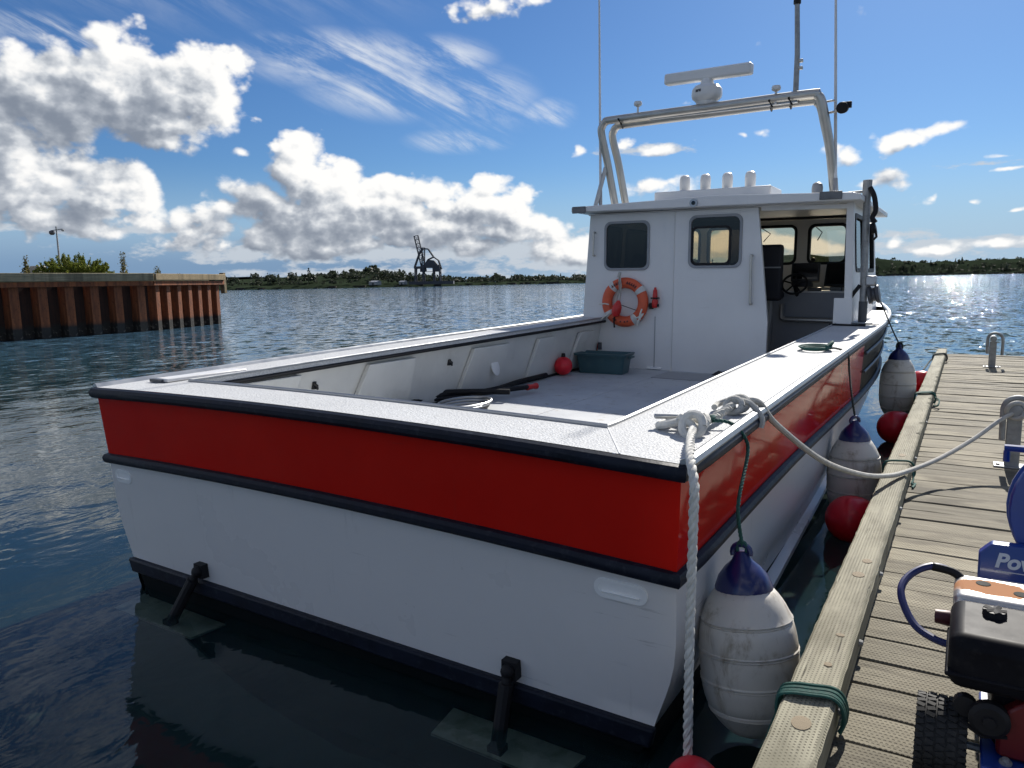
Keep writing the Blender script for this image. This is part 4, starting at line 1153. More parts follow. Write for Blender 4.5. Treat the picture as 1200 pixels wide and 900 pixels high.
# ---- davit and pot hauler on the starboard side
dv = empty('hauler_davit', mw=BM @ Matrix.Translation((1.70, 7.07, 1.405)))
dv.parent = None
DV = Matrix.Translation((-1.70, -7.07, -1.405))
def dvp(mb, name, mat, parent=None, **k):
    for i, p in enumerate(mb.v): mb.v[i] = p-Vector((1.70, 7.07, 1.405))
    return mb.build(name, mat, parent or dv, **k)
dvp(MB().tube([(1.70, 7.07, 1.41), (1.665, 7.07, 3.04)], .040, 12), 'post', M['galv'])
dvp(MB().tube([(1.70, 7.07, 1.41), (1.697, 7.07, 1.66)], .048, 12), 'sleeve', M['dark_grey'])
dvp(MB().box((1.66, 7.07, 1.412), (.30, .30, .014)), 'base_plate', M['alu'], bevel=.004)
dvp(MB().tube([(1.47, 7.07, 2.915), (1.67, 7.07, 2.925)], .018, 8), 'roof_stay', M['galv'])
dvp(MB().tube([(1.665, 7.07, 2.86), (1.665, 7.07, 3.05)], .050, 12), 'collar', M['galv'])
m_ = MB(); m_.tube(catmull([(1.70, 7.03, 2.96), (1.75, 7.0, 2.86), (1.775, 7.0, 2.70), (1.745, 7.0, 2.62), (1.78, 7.0, 2.56)], 4), .028, 8)
m_.lathe([(.02, -.03), (.07, -.025), (.06, 0), (.07, .025), (.02, .03)], 14, (1.765, 7.0, 2.50), Matrix.Rotation(R(75), 3, 'Y'))
m_.tube([(1.79, 7.0, 2.46), (1.80, 7.0, 2.40), (1.77, 7.0, 2.37)], .014, 6)
dvp(m_, 'hanging_block', M['black'])
m_ = MB(); m_.lathe([(.03, -.07), (.105, -.06), (.11, -.03), (.08, -.012), (.08, .012), (.11, .03), (.105, .06), (.03, .07)], 20, (1.80, 7.12, 1.74), Matrix.Rotation(R(80), 3, 'Y'))
dvp(m_, 'hauler_drum', M['dark_grey'])
m_ = MB(); m_.box((1.765, 7.10, 1.90), (.12, .14, .12)); dvp(m_, 'motor', M['alu'], bevel=.02)
m_ = MB(); m_.tube(catmull([(1.58, 7.04, 1.62), (1.52, 7.02, 1.55), (1.47, 7.0, 1.42)], 5), .022, 8); m_.tube(catmull([(1.66, 7.0, 1.85), (1.56, 6.98, 1.68), (1.50, 6.97, 1.42)], 5), .022, 8)
dvp(m_, 'hydraulic_hose', M['black'])
tag(dv, 'grey steel hauler davit post standing on the starboard gunwale', 'davit')
MB().bar((1.40, 6.66, 1.405), (1.78, 6.66, 1.40), .07, .02).build('deck_strip', M['black'], boat)

# ---- helm: seat, wheel and screens (bolted to the boat: parts)
SX = .43
st_ = MB(); st_.box((SX, 7.75, 2.00), (.40, .13, .74)); seat = st_.build('helm_seat', M['seat'], boat, bevel=.04)
MB().box((SX-.03, 7.95, 1.70), (.38, .40, .12)).build('cushion', M['seat'], seat, bevel=.04)
MB().tube([(SX, 7.97, .72), (SX, 7.97, 1.64)], .05, 10).build('pedestal', M['alu'], seat)
MB().bar((SX-.19, 7.678, 2.07), (SX+.19, 7.678, 2.07), .012, .018).build('piping', M['grey'], seat)
ps = MB().box((-1.25, 7.75, 1.92), (.48, .13, .72)); seat2 = ps.build('mate_seat', M['seat'], boat, bevel=.05)
MB().box((-1.25, 7.97, 1.52), (.50, .48, .13)).build('cushion', M['seat'], seat2, bevel=.04)
MB().tube([(-1.25, 7.97, .72), (-1.25, 7.97, 1.46)], .05, 10).build('pedestal', M['alu'], seat2)
wl_ = MB(); hub = Vector((.672, 8.36, 1.845)); ax_ = Vector((0, -.80, .60)).normalized(); u_ = Vector((1, 0, 0)); v_ = ax_.cross(u_)
wl_.tube([hub+(u_*math.cos(a)+v_*math.sin(a))*.165 for a in [2*math.pi*k/28 for k in range(28)]], .016, 8, True)
for k in range(5):
    a = 2*math.pi*k/5+.3; wl_.tube([hub, hub+(u_*math.cos(a)+v_*math.sin(a))*.165], .011, 6)
wl_.lathe([(0, -.03), (.045, -.02), (.045, .02), (0, .03)], 14, hub, ax_.to_track_quat('Z', 'Y').to_matrix())
whl = wl_.build('steering_wheel', M['black'], boat)
MB().tube([hub, hub-ax_*.28], .03, 8).build('column', M['black'], whl)
def screen(x, z, w, h, y, tilt, name='monitor'):
    rot = Matrix.Rotation(tilt, 3, 'Z') @ Matrix.Rotation(R(-12), 3, 'X')
    c = Vector((x, y, z))
    o = MB().box(c, (w, .07, h), rot).build(name, M['black_plastic'], boat, bevel=.012)
    MB().box(c+rot @ Vector((0, -.0375, .01)), (w-.05, .006, h-.06), rot).build('display', M['glass_screen'], o)
    MB().box(c-Vector((0, -.02, h/2+.03)), (w*.5, .10, .07)).build('foot', M['black_plastic'], o)
    return o
screen(.745, 2.00, .38, .27, 8.72, .05)
screen(1.16, 1.965, .30, .34, 8.70, -.25)
screen(-.35, 1.99, .36, .30, 8.74, 0)
screen(-.98, 1.99, .34, .30, 8.74, 0)
m_ = MB(); m_.tube([(1.36, 8.5, 1.75), (1.36, 8.5, 1.92), (1.40, 8.47, 1.99)], .018, 8); m_.sphere((1.41, 8.46, 2.0), .03, 10, 8); m_.box((1.36, 8.5, 1.78), (.09, .12, .06)); m_.build('throttle', M['black'], boat, bevel=.006)
m_ = MB(); m_.box((.90, 8.6, 1.77), (.18, .12, .05)); m_.box((.42, 8.62, 1.78), (.09, .10, .06)); m_.build('instrument', M['black_plastic'], boat, bevel=.01)
m_ = MB(); m_.sphere((.74, 9.30, 2.19), .035, 10, 8); m_.tube([(.74, 9.30, 2.16), (.74, 9.30, 2.09)], .012, 6); m_.lathe([(.05, 0), (.055, .03), (0, .035)], 12, (.74, 9.28, 2.07)); m_.build('compass', M['black'], boat)

# ------------------------------------------------------------------ loose things on the boat
def on_boat(name, loc, rz=0):
    return empty(name, mw=BM @ Matrix.Translation(loc) @ Matrix.Rotation(rz, 4, 'Z'))
# lifebuoy hanging on the bulkhead
lb = on_boat('lifebuoy', (-1.215, YB-.065, 1.615))
RB, rb_ = .262, .072
ringp = lambda a, rr=RB: Vector((math.cos(a)*rr, 0, math.sin(a)*rr))
rows = []
for k in range(48):
    a = 2*math.pi*k/48; row = []
    for j in range(14):
        b = 2*math.pi*j/14; row.append(Vector((math.cos(a)*(RB+rb_*math.cos(b)), rb_*.82*math.sin(b), math.sin(a)*(RB+rb_*math.cos(b)))))
    rows.append(row)
rows.append(rows[0])
MB().grid(rows, True).build('ring', M['orange'], lb)
for a0 in (35, 128, 215, 305):
    rows = []
    for k in range(5):
        a = R(a0-7+14*k/4); row = []
        for j in range(14):
            b = 2*math.pi*j/14; row.append(Vector((math.cos(a)*(RB+(rb_+.004)*math.cos(b)), (rb_*.82+.004)*math.sin(b), math.sin(a)*(RB+(rb_+.004)*math.cos(b)))))
        rows.append(row)
    MB().grid(rows, True).build('tape_band', M['tape'], lb)
# worn lettering round the ring: blurred in the photograph to short dark strokes
mb = MB()
for k, a0 in enumerate(list(range(50, 132, 7))):
    if 84 < a0 < 100: continue
    a = R(a0); rr_ = RB+.004
    mb.box(Vector((math.cos(a)*rr_, -rb_*.82-.0015, math.sin(a)*rr_)), (.014, .004, .040), Matrix.Rotation(-(a-math.pi/2), 3, 'Y'))
    mb.box(Vector((math.cos(a+.035)*rr_, -rb_*.82-.0015, math.sin(a+.035)*rr_)), (.008, .004, .034), Matrix.Rotation(-(a-math.pi/2)+.6, 3, 'Y'))
for a0 in (238, 246, 262, 275, 284):
    a = R(a0); mb.box(Vector((math.cos(a)*RB, -rb_*.82-.0015, math.sin(a)*RB)), (.020, .004, .022), Matrix.Rotation(-(a-math.pi/2), 3, 'Y'))
mb.build('lettering', M['lettering_dark'], lb)
m_ = MB(); m_.tube([(-.06, -.075, .36), (-.045, -.09, .18), (-.10, -.08, -.02)], .016, 6, flat=.5); m_.tube([(-.05, -.075, .38), (-.02, -.09, .22), (-.04, -.085, .02)], .016, 6, flat=.5); m_.tube([(-.06, -.05, .40), (-.06, -.08, .34)], .022, 6)
m_.build('strap', M['rope_grey'], lb)
m_ = MB()
m_.tube(catmull([(-.35, -.07, -.03), (-.26, -.095, -.02), (-.20, -.08, -.03)], 4), .009, 6); m_.tube(catmull([(-.34, -.08, -.26), (-.25, -.10, -.19), (-.17, -.09, -.13)], 4), .012, 6)
m_.tube(catmull([(.16, -.09, -.16), (.22, -.10, -.20), (.30, -.09, -.14), (.24, -.11, -.24), (.22, -.10, -.30)], 4), .011, 6); m_.tube(catmull([(.28, -.09, -.08), (.25, -.11, -.20), (.27, -.10, -.22)], 4), .011, 6)
m_.build('grab_line', M['rope_white'], lb)
m_ = MB(); m_.tube(catmull([(-.06, -.085, -.02), (.05, -.06, -.06), (.20, -.09, -.10)], 5), .005, 5); m_.tube([(-.10, -.085, -.12), (-.12, -.09, -.26), (-.11, -.09, -.34)], .012, 6); m_.build('cord', M['black'], lb)
m_ = MB(); m_.lathe([(0, -.13), (.05, -.11), (.065, -.05), (.06, .02), (.03, .08), (.015, .10)], 14, (-.07, -.10, -.07), Matrix.Rotation(R(14), 3, 'Y')); m_.build('throw_bag', M['red_plastic'], lb)
tag(lb, 'orange lifebuoy with grey tape bands hanging on the white wheelhouse wall', 'lifebuoy')
# beacon beside it
bc = on_boat('rescue_beacon', (-.79, YB-.05, 1.60))
m_ = MB(); m_.lathe([(.030, -.09), (.040, -.07), (.040, .0), (.034, .02), (.030, .10), (.026, .14), (.016, .155), (.016, .175), (0, .18)], 14, (0, -.01, .04)); m_.build('light', M['red_plastic'], bc)
m_ = MB(); m_.box((-.02, 0, -.02), (.13, .06, .035)); m_.box((-.06, .02, -.03), (.05, .05, .08)); m_.box((0, -.01, .075), (.10, .08, .02)); m_.build('bracket', M['black'], bc, bevel=.006)
tag(bc, 'small red rescue light in a black bracket right of the lifebuoy', 'beacon')
# teal tote
tt = on_boat('tote', (-1.27, 6.30, DECKZ+.002), .10)
L0, W0, HT = .66, .38, .26
def ringr(l, w, z, r=.04): return [Vector((x, y, z)) for x, y in rrect(-l/2, l/2, -w/2, w/2, r, 4)]
m_ = MB(); m_.grid([ringr(L0-.07, W0-.06, 0), ringr(L0-.01, W0-.01, HT-.03), ringr(L0+.05, W0+.05, HT-.03), ringr(L0+.06, W0+.06, HT), ringr(L0, W0, HT), ringr(L0-.03, W0-.02, HT-.04), ringr(L0-.09, W0-.08, .012)], True)
n_ = len(ringr(1, 1, 0)); m_.f.append(tuple(reversed(range(n_)))); m_.f.append(tuple(6*n_+k for k in range(n_)))
m_.build('tub', M['teal'], tt, bevel=0)
for s_ in (-1, 1): MB().box((s_*(L0/2+.035), 0, HT-.045), (.05, .16, .03)).build('handle', M['teal'], tt, bevel=.008)
tag(tt, 'teal plastic tote standing on the deck against the wheelhouse wall', 'tote')
rbq = on_boat('buoy', (-1.59, 5.76, DECKZ+.125)); MB().sphere((0, 0, 0), .118, 20, 14).build('ball', M['ball'], rbq); MB().lathe([(.03, 0), (.022, .05), (0, .055)], 10, (0, 0, .11)).build('eye', M['black'], rbq)
tag(rbq, 'small red ball buoy on the deck behind the teal tote', 'buoy')
# deck hose: black coil with a red nozzle
dh = on_boat('deck_hose', (-1.25, 2.9, DECKZ+.02))
def loc(p, z=0): return Vector((p[0]+1.25, p[1]-2.9, z))
rg2 = random.Random(4)
m_ = MB()
pts = [(-1.45, 2.55), (-1.72, 2.75), (-1.78, 3.15), (-1.55, 3.5), (-1.25, 3.45), (-1.05, 3.1), (-1.15, 2.75), (-1.45, 2.62), (-1.70, 2.9), (-1.70, 3.35), (-1.45, 3.65), (-1.3, 3.95), (-1.24, 4.25)]
m_.tube(catmull([loc(p, .02+.035*(i > 6)+.01*(i % 2)) for i, p in enumerate(pts)], 6), .028, 8)
pts = [(-1.80, 2.95), (-1.66, 3.5), (-1.56, 4.1), (-1.63, 4.7), (-1.64, 5.4)]
m_.tube(catmull([loc(p, .03) for p in pts], 6), .026, 8)
pts = [(-1.50, 2.5), (-1.80, 2.85), (-1.75, 3.3), (-1.4, 3.62), (-1.15, 3.75)]
m_.tube(catmull([loc(p, .08) for p in pts], 6), .030, 8)
m_.build('black_hose', M['black'], dh)
m_ = MB()
for k in range(3):
    m_.tube([loc((-1.22+math.cos(a)*(.17+.02*k), 3.06+math.sin(a)*(.26+.03*k)), .02+.025*k) for a in [2*math.pi*j/24 for j in range(24)]], .013, 6, True)
m_.build('grey_hose', M['alu'], dh)
m_ = MB(); m_.lathe([(.028, 0), (.034, .02), (.030, .05), (.026, .12), (.036, .15), (.036, .17), (0, .172)], 12, loc((-1.245, 4.24), .05), Matrix.Rotation(R(-90), 3, 'X') @ Matrix.Rotation(R(10), 3, 'Y')); m_.build('nozzle', M['red_plastic'], dh)
tag(dh, 'coiled black deck hose with red nozzle lying on the open deck', 'hose')

# small dark cloth dropped by the door
rgc = random.Random(9)
cl_ = on_boat('cloth', (.16, 6.74, DECKZ+.004)); m_ = MB(); rows = []
for i in range(7):
    u = i/6; row = []
    for j in range(6):
        v = j/5; e = min(u, 1-u, v, 1-v)*4
        row.append(Vector(((u-.5)*.24+rgc.uniform(-.01, .01), (v-.5)*.15+rgc.uniform(-.01, .01), .004+min(1, e)*rgc.uniform(.015, .055))))
    rows.append(row)
n0 = len(rows[0]); m_.grid(rows); m_.grid([[Vector((p.x, p.y, 0)) for p in r] for r in rows])
m_.build('crumpled_cloth', M['seat'], cl_, ang=60)
tag(cl_, 'small dark crumpled cloth lying on the deck at the foot of the door', 'cloth')

# ------------------------------------------------------------------ the dock
DZ = .42
dock = empty('wooden_dock', (0, 0, 0))
tag(dock, 'weathered timber floating dock with cross planks at the right', 'dock')
rp = random.Random(21)
y = .35; k = 0
protos = []
PX0, PX1 = -.47, 1.95
for v_ in range(5):
    mb = MB(); nx = 7; th = .045; w = .2005
    rows = []
    for i in range(nx+1):
        x = PX0+(PX1-PX0)*i/nx-.74
        z = rp.uniform(-.0035, .0035); s_ = rp.uniform(-.004, .004)
        rows.append([Vector((x, -w/2+.006, z)), Vector((x, -w/2, z-.006)), Vector((x, -w/2, -th)), Vector((x, w/2, -th)), Vector((x, w/2, z-.006+s_)), Vector((x, w/2-.006, z+s_)), Vector((x, 0, z+.003))])
    mb.grid(rows, True)
    n_ = len(rows[0]); mb.f.append(tuple(reversed(range(n_)))); mb.f.append(tuple(nx*n_+q for q in range(n_)))
    o = mb.build('plank', M['plank'], dock, ang=30); protos.append(o)
first = set()
while y < 16.45:
    v_ = rp.randrange(5); o = protos[v_]
    if v_ not in first: first.add(v_)
    else: o = share(o, 'plank', None, dock)
    o.location = (.74+rp.uniform(-.012, .012), y, DZ-.003+rp.uniform(-.006, .005)); o.rotation_euler = (rp.uniform(-.02, .02), 0, rp.uniform(-.0025, .0025))
    y += .2025+rp.uniform(-.001, .004); k += 1
# curb timber along the edge, worn and notched
def curb(y0, y1, x0, x1, z0, z1):
    mb = MB(); rows = []; n = int((y1-y0)/.05)
    rq = random.Random(8)
    for i in range(n+1):
        yy = y0+(y1-y0)*i/n
        c1 = .010+(.030 if rq.random() < .05 else .006*rq.random()); c0 = .008+(.02 if rq.random() < .04 else .004*rq.random())
        j = lambda a: rq.uniform(-a, a)
        rows.append([Vector((x0, yy, z0)), Vector((x0+j(.002), yy, z1-c0)), Vector((x0+c0, yy, z1+j(.0015))), Vector(((x0+x1)/2, yy, z1+j(.0015)+.001)), Vector((x1-c1, yy, z1+j(.0015))), Vector((x1+j(.002), yy, z1-c1)), Vector((x1, yy, z0))])
    mb.grid(rows, True); m_ = len(rows[0])
    mb.f.append(tuple(reversed(range(m_)))); mb.f.append(tuple(n*m_+q for q in range(m_)))
    return mb.build('curb_timber', M['curb'], dock, ang=28)
CZ = .55
curb(1.3, 15.95, -.458, -.300, DZ+.012, CZ)
for yy in [1.7+1.9*i for i in range(8)]:
    MB().box((-.375, yy, DZ+.006), (.12, .30, .012)).build('packer', M['curb'], dock)
# knots and plug heads set in the curb top
for yy, xx, a, b in ((2.30, -.375, .030, .040), (3.66, -.37, .026, .034), (3.86, -.355, .022, .030), (2.98, -.355, .016, .014), (6.35, -.375, .024, .05), (2.72, -.36, .014, .016)):
    m_ = MB(); m_.lathe([(1, -.006), (1, .0012), (.7, .0022), (0, .0016)], 18, (0, 0, 0)); o = m_.build('knot', M['knot'], dock)
    o.location = (xx, yy, CZ+.0016); o.scale = (a, b, 1)
# edge beam, floats under the dock
for x_ in (-.44, 1.88): MB().box((x_, 8.4, DZ-.145), (.06, 16.2, .19)).build('edge_beam', M['curb'], dock, bevel=.006)
MB().box((.7, 16.47, DZ-.145), (2.3, .05, .19)).build('edge_beam', M['plank'], dock, bevel=.006)
for yy in (2.2, 6.2, 10.2, 14.2): MB().box((.7, yy, .03), (1.9, 2.2, .40)).build('float', M['black'], dock, bevel=.04)
# drift bolts along the curb side
for yy in (2.55, 3.1, 3.9, 5.1, 6.6, 8.3, 10.2):
    MB().lathe([(0, .016), (.012, .014), (.016, 0)], 8, (-.299, yy, .48), Matrix.Rotation(R(90), 3, 'Y')).build('bolt_head', M['galv'], dock)

def bollard(loc, label, rz=0):
    o = empty('mooring_bollard', loc); o.rotation_euler = (0, 0, rz)
    MB().box((0, 0, .21), (.10, .055, .42)).build('post', M['galv'], o, bevel=.008)
    MB().box((0, .01, .007), (.24, .16, .014)).build('base_plate', M['galv'], o, bevel=.004)
    MB().lathe([(0, -.15), (.043, -.15), (.046, -.14), (.046, .12), (0, .125)], 16, (.0, .01, .465), Matrix.Rotation(R(90), 3, 'X')).build('pin', M['galv'], o)
    hp_ = [(-.075, 0, .22), (-.078, 0, .40), (-.075, 0, .48), (-.045, 0, .535), (.02, 0, .555), (.09, 0, .53), (.125, 0, .47), (.13, 0, .36), (.128, 0, .20)]
    MB().tube(catmull([(x, yy-.02, z) for x, yy, z in hp_], 5), .022, 10).build('hoop', M['galv'], o)
    for x_ in (-.09, .09):
        MB().lathe([(.014, 0), (.014, .012), (0, .013)], 6, (x_, -.02, .014)).build('bolt', M['galv'], o)
    tag(o, label, 'bollard', 'bollards on the dock')
bollard((.355, 6.90, DZ), 'grey steel bollard on the dock with white rope tied to its pin')
bollard((.37, 14.25, DZ), 'bare grey steel bollard near the far end of the dock')

# ------------------------------------------------------------------ fenders, buoys
def fender(top, tilt, L, r, label, rz=0):
    """body hangs below its blue cap; origin at the eye"""
    o = empty('fender', top); o.rotation_euler = (tilt[0], tilt[1], rz)
    cap = .105
    # white body with pressed rings
    n = 26; prof = []
    for i in range(n+1):
        u = i/n; z = -.06-cap*.62-(L-cap*.62)*u
        e = 1-abs(2*u-1.0)**3.2*(.42 if u < .5 else .62)
        rr = r*max(.16, e)
        if u > .97: rr = r*.20
        prof.append((rr, z))
    rings = []
    for fu in (.20, .40, .60, .80): rings.append(-.06-cap*.62-(L-cap*.62)*fu)
    pr2 = []
    for i in range(len(prof)-1):
        (r0, z0), (r1, z1) = prof[i], prof[i+1]
        pr2.append((r0, z0))
        for zr in rings:
            if z1 <= zr < z0:
                u = (z0-zr)/(z0-z1); rm = r0+(r1-r0)*u
                pr2 += [(rm, zr+.010), (rm+.004, zr+.005), (rm-.006, zr), (rm+.003, zr-.006), (rm, zr-.011)]
    pr2.append(prof[-1])
    pr2 = [pr2[0]]+sorted(pr2[1:], key=lambda q: -q[1])
    MB().lathe(list(reversed(pr2)), 30).build('body', M['fender'], o, ang=60)
    r0 = prof[0][0]
    MB().lathe([(r0*1.012, -.06-cap*.64), (r0*1.016, -.06-cap*.54), (r0*.86, -.06-cap*.10), (r0*.62, -.035), (r0*.36, -.008), (r0*.26, .015), (r0*.16, .028), (0, .03)], 26).build('cap', M['navy_vinyl'], o)
    MB().tube([(math.cos(a)*.036, 0, .022+math.sin(a)*.034) for a in [R(200)+R(-220)*k/10 for k in range(11)]], .013, 8).build('eye', M['navy_vinyl'], o)
    tag(o, label, 'fender', 'fenders between boat and dock')
    return o
F1 = (-.75, 3.02, .78); F2 = (-.715, 6.30, .78); F3 = (-.70, 10.25, 1.03)
fender(F1, (R(-6), R(-7), 0), .67, .20, 'nearest white fender with navy top, rubbed brown in places')
fender(F2, (R(-1), R(-1), 0), .74, .20, 'middle white fender hanging between the boat and dock', .7)
fender(F3, (R(0), R(0), 0), .82, .205, 'farthest white fender hanging off the boat bow', 1.9)
def buoy(c, r, label, eye=(0, 0, 1), blk=True):
    o = empty('buoy', c)
    q = Vector(eye).normalized().to_track_quat('Z', 'Y').to_matrix()
    m_ = MB(); n = 14; prof = []
    for i in range(n+1):
        a = math.pi*i/n; rr = math.sin(a)*r; z = -math.cos(a)*r
        if z > r*.6: z += (z-r*.6)*.35
        prof.append((max(rr, 1e-6), z))
    m_.lathe(prof, 28, (0, 0, 0), q); m_.build('ball', M['ball'], o)
    m_ = MB(); m_.lathe([(r*.30, r*1.04), (r*.26, r*1.14), (r*.16, r*1.22), (r*.14, r*1.38), (0, r*1.40)], 14, (0, 0, 0), q)
    m_.build('eye', M['black'], o)
    tag(o, label, 'buoy', 'red ball buoys along the dock edge')
    return o
buoy((-.665, 5.85, .14), .175, 'red ball buoy floating in front of the middle fender', (.7, .45, .35))
buoy((-.66, 9.55, .175), .19, 'red ball buoy floating between middle and far fenders', (.8, .3, .6))
buoy((-.60, 13.4, .22), .19, 'red ball buoy farthest along, peeking over the curb', (.7, -.2, .6))
buoy((-.735, 2.36, .165), .098, 'small red buoy at the near end, cut by the picture edge', (1, .1, .1))

# ------------------------------------------------------------------ ropes
def rope(name, pts, r, mat, label, cat='rope', sub=6, twist=True, group=None):
    P_ = catmull(pts, sub)
    o = MB().tube(P_, r, 8).build(name, mat, fix=False)
    tag(o, label, cat, group); return o
def laid(pts, r, sub=10, strands=3, pitch=None):
    """three strand rope along a path"""
    P_ = catmull(pts, sub); mb = MB()
    # resample evenly
    seg = [(P_[i+1]-P_[i]).length for i in range(len(P_)-1)]; tot = sum(seg)
    step = r*.9; n = max(6, int(tot/step)); Q = []; i = 0; acc = 0
    for k in range(n+1):
        d = tot*k/n
        while i < len(seg)-1 and acc+seg[i] < d: acc += seg[i]; i += 1
        u = (d-acc)/max(1e-9, seg[i]); Q.append(P_[i].lerp(P_[i+1], min(1, max(0, u))))
    pitch = pitch or r*6.5
    for s_ in range(strands):
        path = []
        nrm = None
        for k in range(n+1):
            tg = (Q[min(k+1, n)]-Q[max(k-1, 0)]).normalized()
            if nrm is None: nrm = tg.orthogonal().normalized()
            nrm = (nrm-tg*nrm.dot(tg)).normalized(); bn = tg.cross(nrm)
            a = 2*math.pi*(tot*k/n/pitch+s_/strands)
            path.append(Q[k]+(nrm*math.cos(a)+bn*math.sin(a))*r*.50)
        mb.tube(path, r*.56, 6)
    return mb
# knotted lines on the starboard quarter (starts at a low cleat)
ck = on_boat('cleat', (1.70, .56, 1.318), .5)
MB().bar((-.11, 0, .045), (.11, 0, .045), .026, .022).build('horn', M['alu'], ck, bevel=.008)
for s_ in (-.045, .045): MB().tube([(s_, 0, 0), (s_, 0, .04)], .014, 8).build('leg', M['alu'], ck)
tag(ck, 'small alloy cleat on the stern quarter under the knotted rope', 'cleat')
kz = 1.345
m_ = laid([W((1.80, .46, kz)), W((1.87, .20, kz+.004)), W((1.945, -.03, kz-.015)), W((1.993, -.13, 1.27)), W((1.998, -.142, 1.16)), (-.777, 2.425, .60), (-.775, 2.42, .10), (-.775, 2.415, -.15)], .0175)
ring = [W((1.80+math.cos(a)*.044, .44+math.sin(a)*.026, kz+.008+math.sin(a)*.044)) for a in [2*math.pi*k/16 for k in range(17)]]
m_.tube(ring, .019, 8)
ring = [W((1.785+math.cos(a)*.055, .50+math.sin(a)*.05, kz+.014+math.sin(a*2)*.02)) for a in [2*math.pi*k/18 for k in range(19)]]
m_.tube(ring, .017, 8)
m_.tube(catmull([W((1.76, .50, kz+.02)), W((1.69, .47, kz)), W((1.63, .50, kz-.02)), W((1.66, .60, kz-.015)), W((1.75, .58, kz+.01))], 5), .018, 8)
o = m_.build('mooring_rope', M['rope_white'], fix=False)
tag(o, 'thick white mooring rope hanging straight down over the stern corner', 'rope')
# splice and long line to the bollard
m_ = laid([W((1.80, .52, kz+.005)), W((1.815, .68, kz)), W((1.82, .84, kz+.008)), W((1.825, .96, kz+.015))], .021, pitch=.085)
for c_, rr in (((1.83, .97, kz+.015), .038), ((1.84, 1.03, kz+.015), .042)):
    m_.tube([W((c_[0]+math.cos(a)*rr, c_[1]+math.sin(a)*rr*.7, c_[2]+math.sin(a)*.03)) for a in [2*math.pi*k/16 for k in range(17)]], .0155, 8)
m_.tube(catmull([W((1.83, .98, kz+.03)), W((1.78, 1.09, kz+.02)), W((1.73, 1.05, kz)), W((1.74, .96, kz))], 5), .015, 8)
m_.tube(catmull([W((1.84, 1.02, kz+.035)), W((1.90, 1.02, kz+.02)), W((1.955, 1.0, kz-.04)), W((1.955, .99, kz-.085))], 5), .0155, 8)
LINE = [W((1.83, 1.02, kz+.03)), W((1.91, 1.12, kz+.015)), (-.80, 3.84, 1.20), (-.66, 4.40, .905), (-.52, 4.98, .705), (-.40, 5.42, .605), (-.30, 5.74, .575), (-.12, 6.14, .60), (.08, 6.50, .69), (.24, 6.74, .80), (.335, 6.80, .865)]
m_.tube(catmull(LINE, 8), .0165, 10)
m_.tube([(.355+math.cos(a)*.06, 6.80+.02*math.sin(2*a), .885+math.sin(a)*.06) for a in [2*math.pi*k/18 for k in range(19)]], .0185, 8)
o = m_.build('mooring_rope', M['rope_grey'], fix=False)
tag(o, 'grey white mooring line sagging from the boat to the near bollard', 'rope')
# fender lanyards
def eye_of(p): return Vector(p)+Vector((0, 0, .05))
m_ = laid([W((1.79, .60, kz-.01)), W((1.84, .63, kz)), W((1.90, .66, kz-.01)), W((1.955, .68, 1.28)), W((1.975, .68, 1.20)), Vector(F1)+Vector((-.02, .0, .22)), eye_of(F1)], .0085)
m_.tube([eye_of(F1)+Vector((math.cos(a)*.02, .0, math.sin(a)*.03-.01)) for a in [2*math.pi*k/12 for k in range(13)]], .008, 6)
m_.tube(catmull([W((1.79, .60, kz-.01)), W((1.82, .56, kz+.02)), W((1.84, .60, kz+.02)), W((1.80, .63, kz+.01))], 4), .012, 6)
tag(m_.build('lanyard', M['rope_green'], fix=False), 'green lanyard from the stern knot down to the nearest fender', 'rope', 'fender lanyards')
m_ = laid([W((1.80, 3.95, 1.375)), W((1.86, 3.95, 1.38)), W((1.945, 3.97, 1.34)), W((1.965, 3.98, 1.20)), Vector(F2)+Vector((-.03, .02, .20)), eye_of(F2)], .0085)
tag(m_.build('lanyard', M['rope_dark'], fix=False), 'dark lanyard from the side deck down to the middle fender', 'rope', 'fender lanyards')
m_ = MB()
for k_ in range(3):
    m_.tube([W((1.70+math.cos(a)*(.10+.012*k_), 3.95+math.sin(a)*(.15+.02*k_), 1.370+.010*k_)) for a in [2*math.pi*q/22 for q in range(22)]], .007, 6, True)
m_.tube(catmull([W((1.80, 3.85, 1.40)), W((1.83, 3.95, 1.43)), W((1.80, 4.02, 1.39)), W((1.78, 3.9, 1.38))], 4), .014, 6)
tag(m_.build('rope_coil', M['rope_green'], fix=False), 'small coil of green rope lying on the starboard side deck', 'rope')
m_ = laid([W((1.80, 7.25, 1.80)), W((1.90, 7.35, 1.55)), Vector(F3)+Vector((-.08, -.1, .24)), eye_of(F3)], .0085)
m_.tube([eye_of(F3)+Vector((math.cos(a)*.03, 0, math.sin(a)*.05-.02)) for a in [2*math.pi*k/12 for k in range(13)]], .014, 6)
tag(m_.build('lanyard', M['rope_dark'], fix=False), 'dark lanyard from the hauler out to the farthest fender', 'rope', 'fender lanyards')
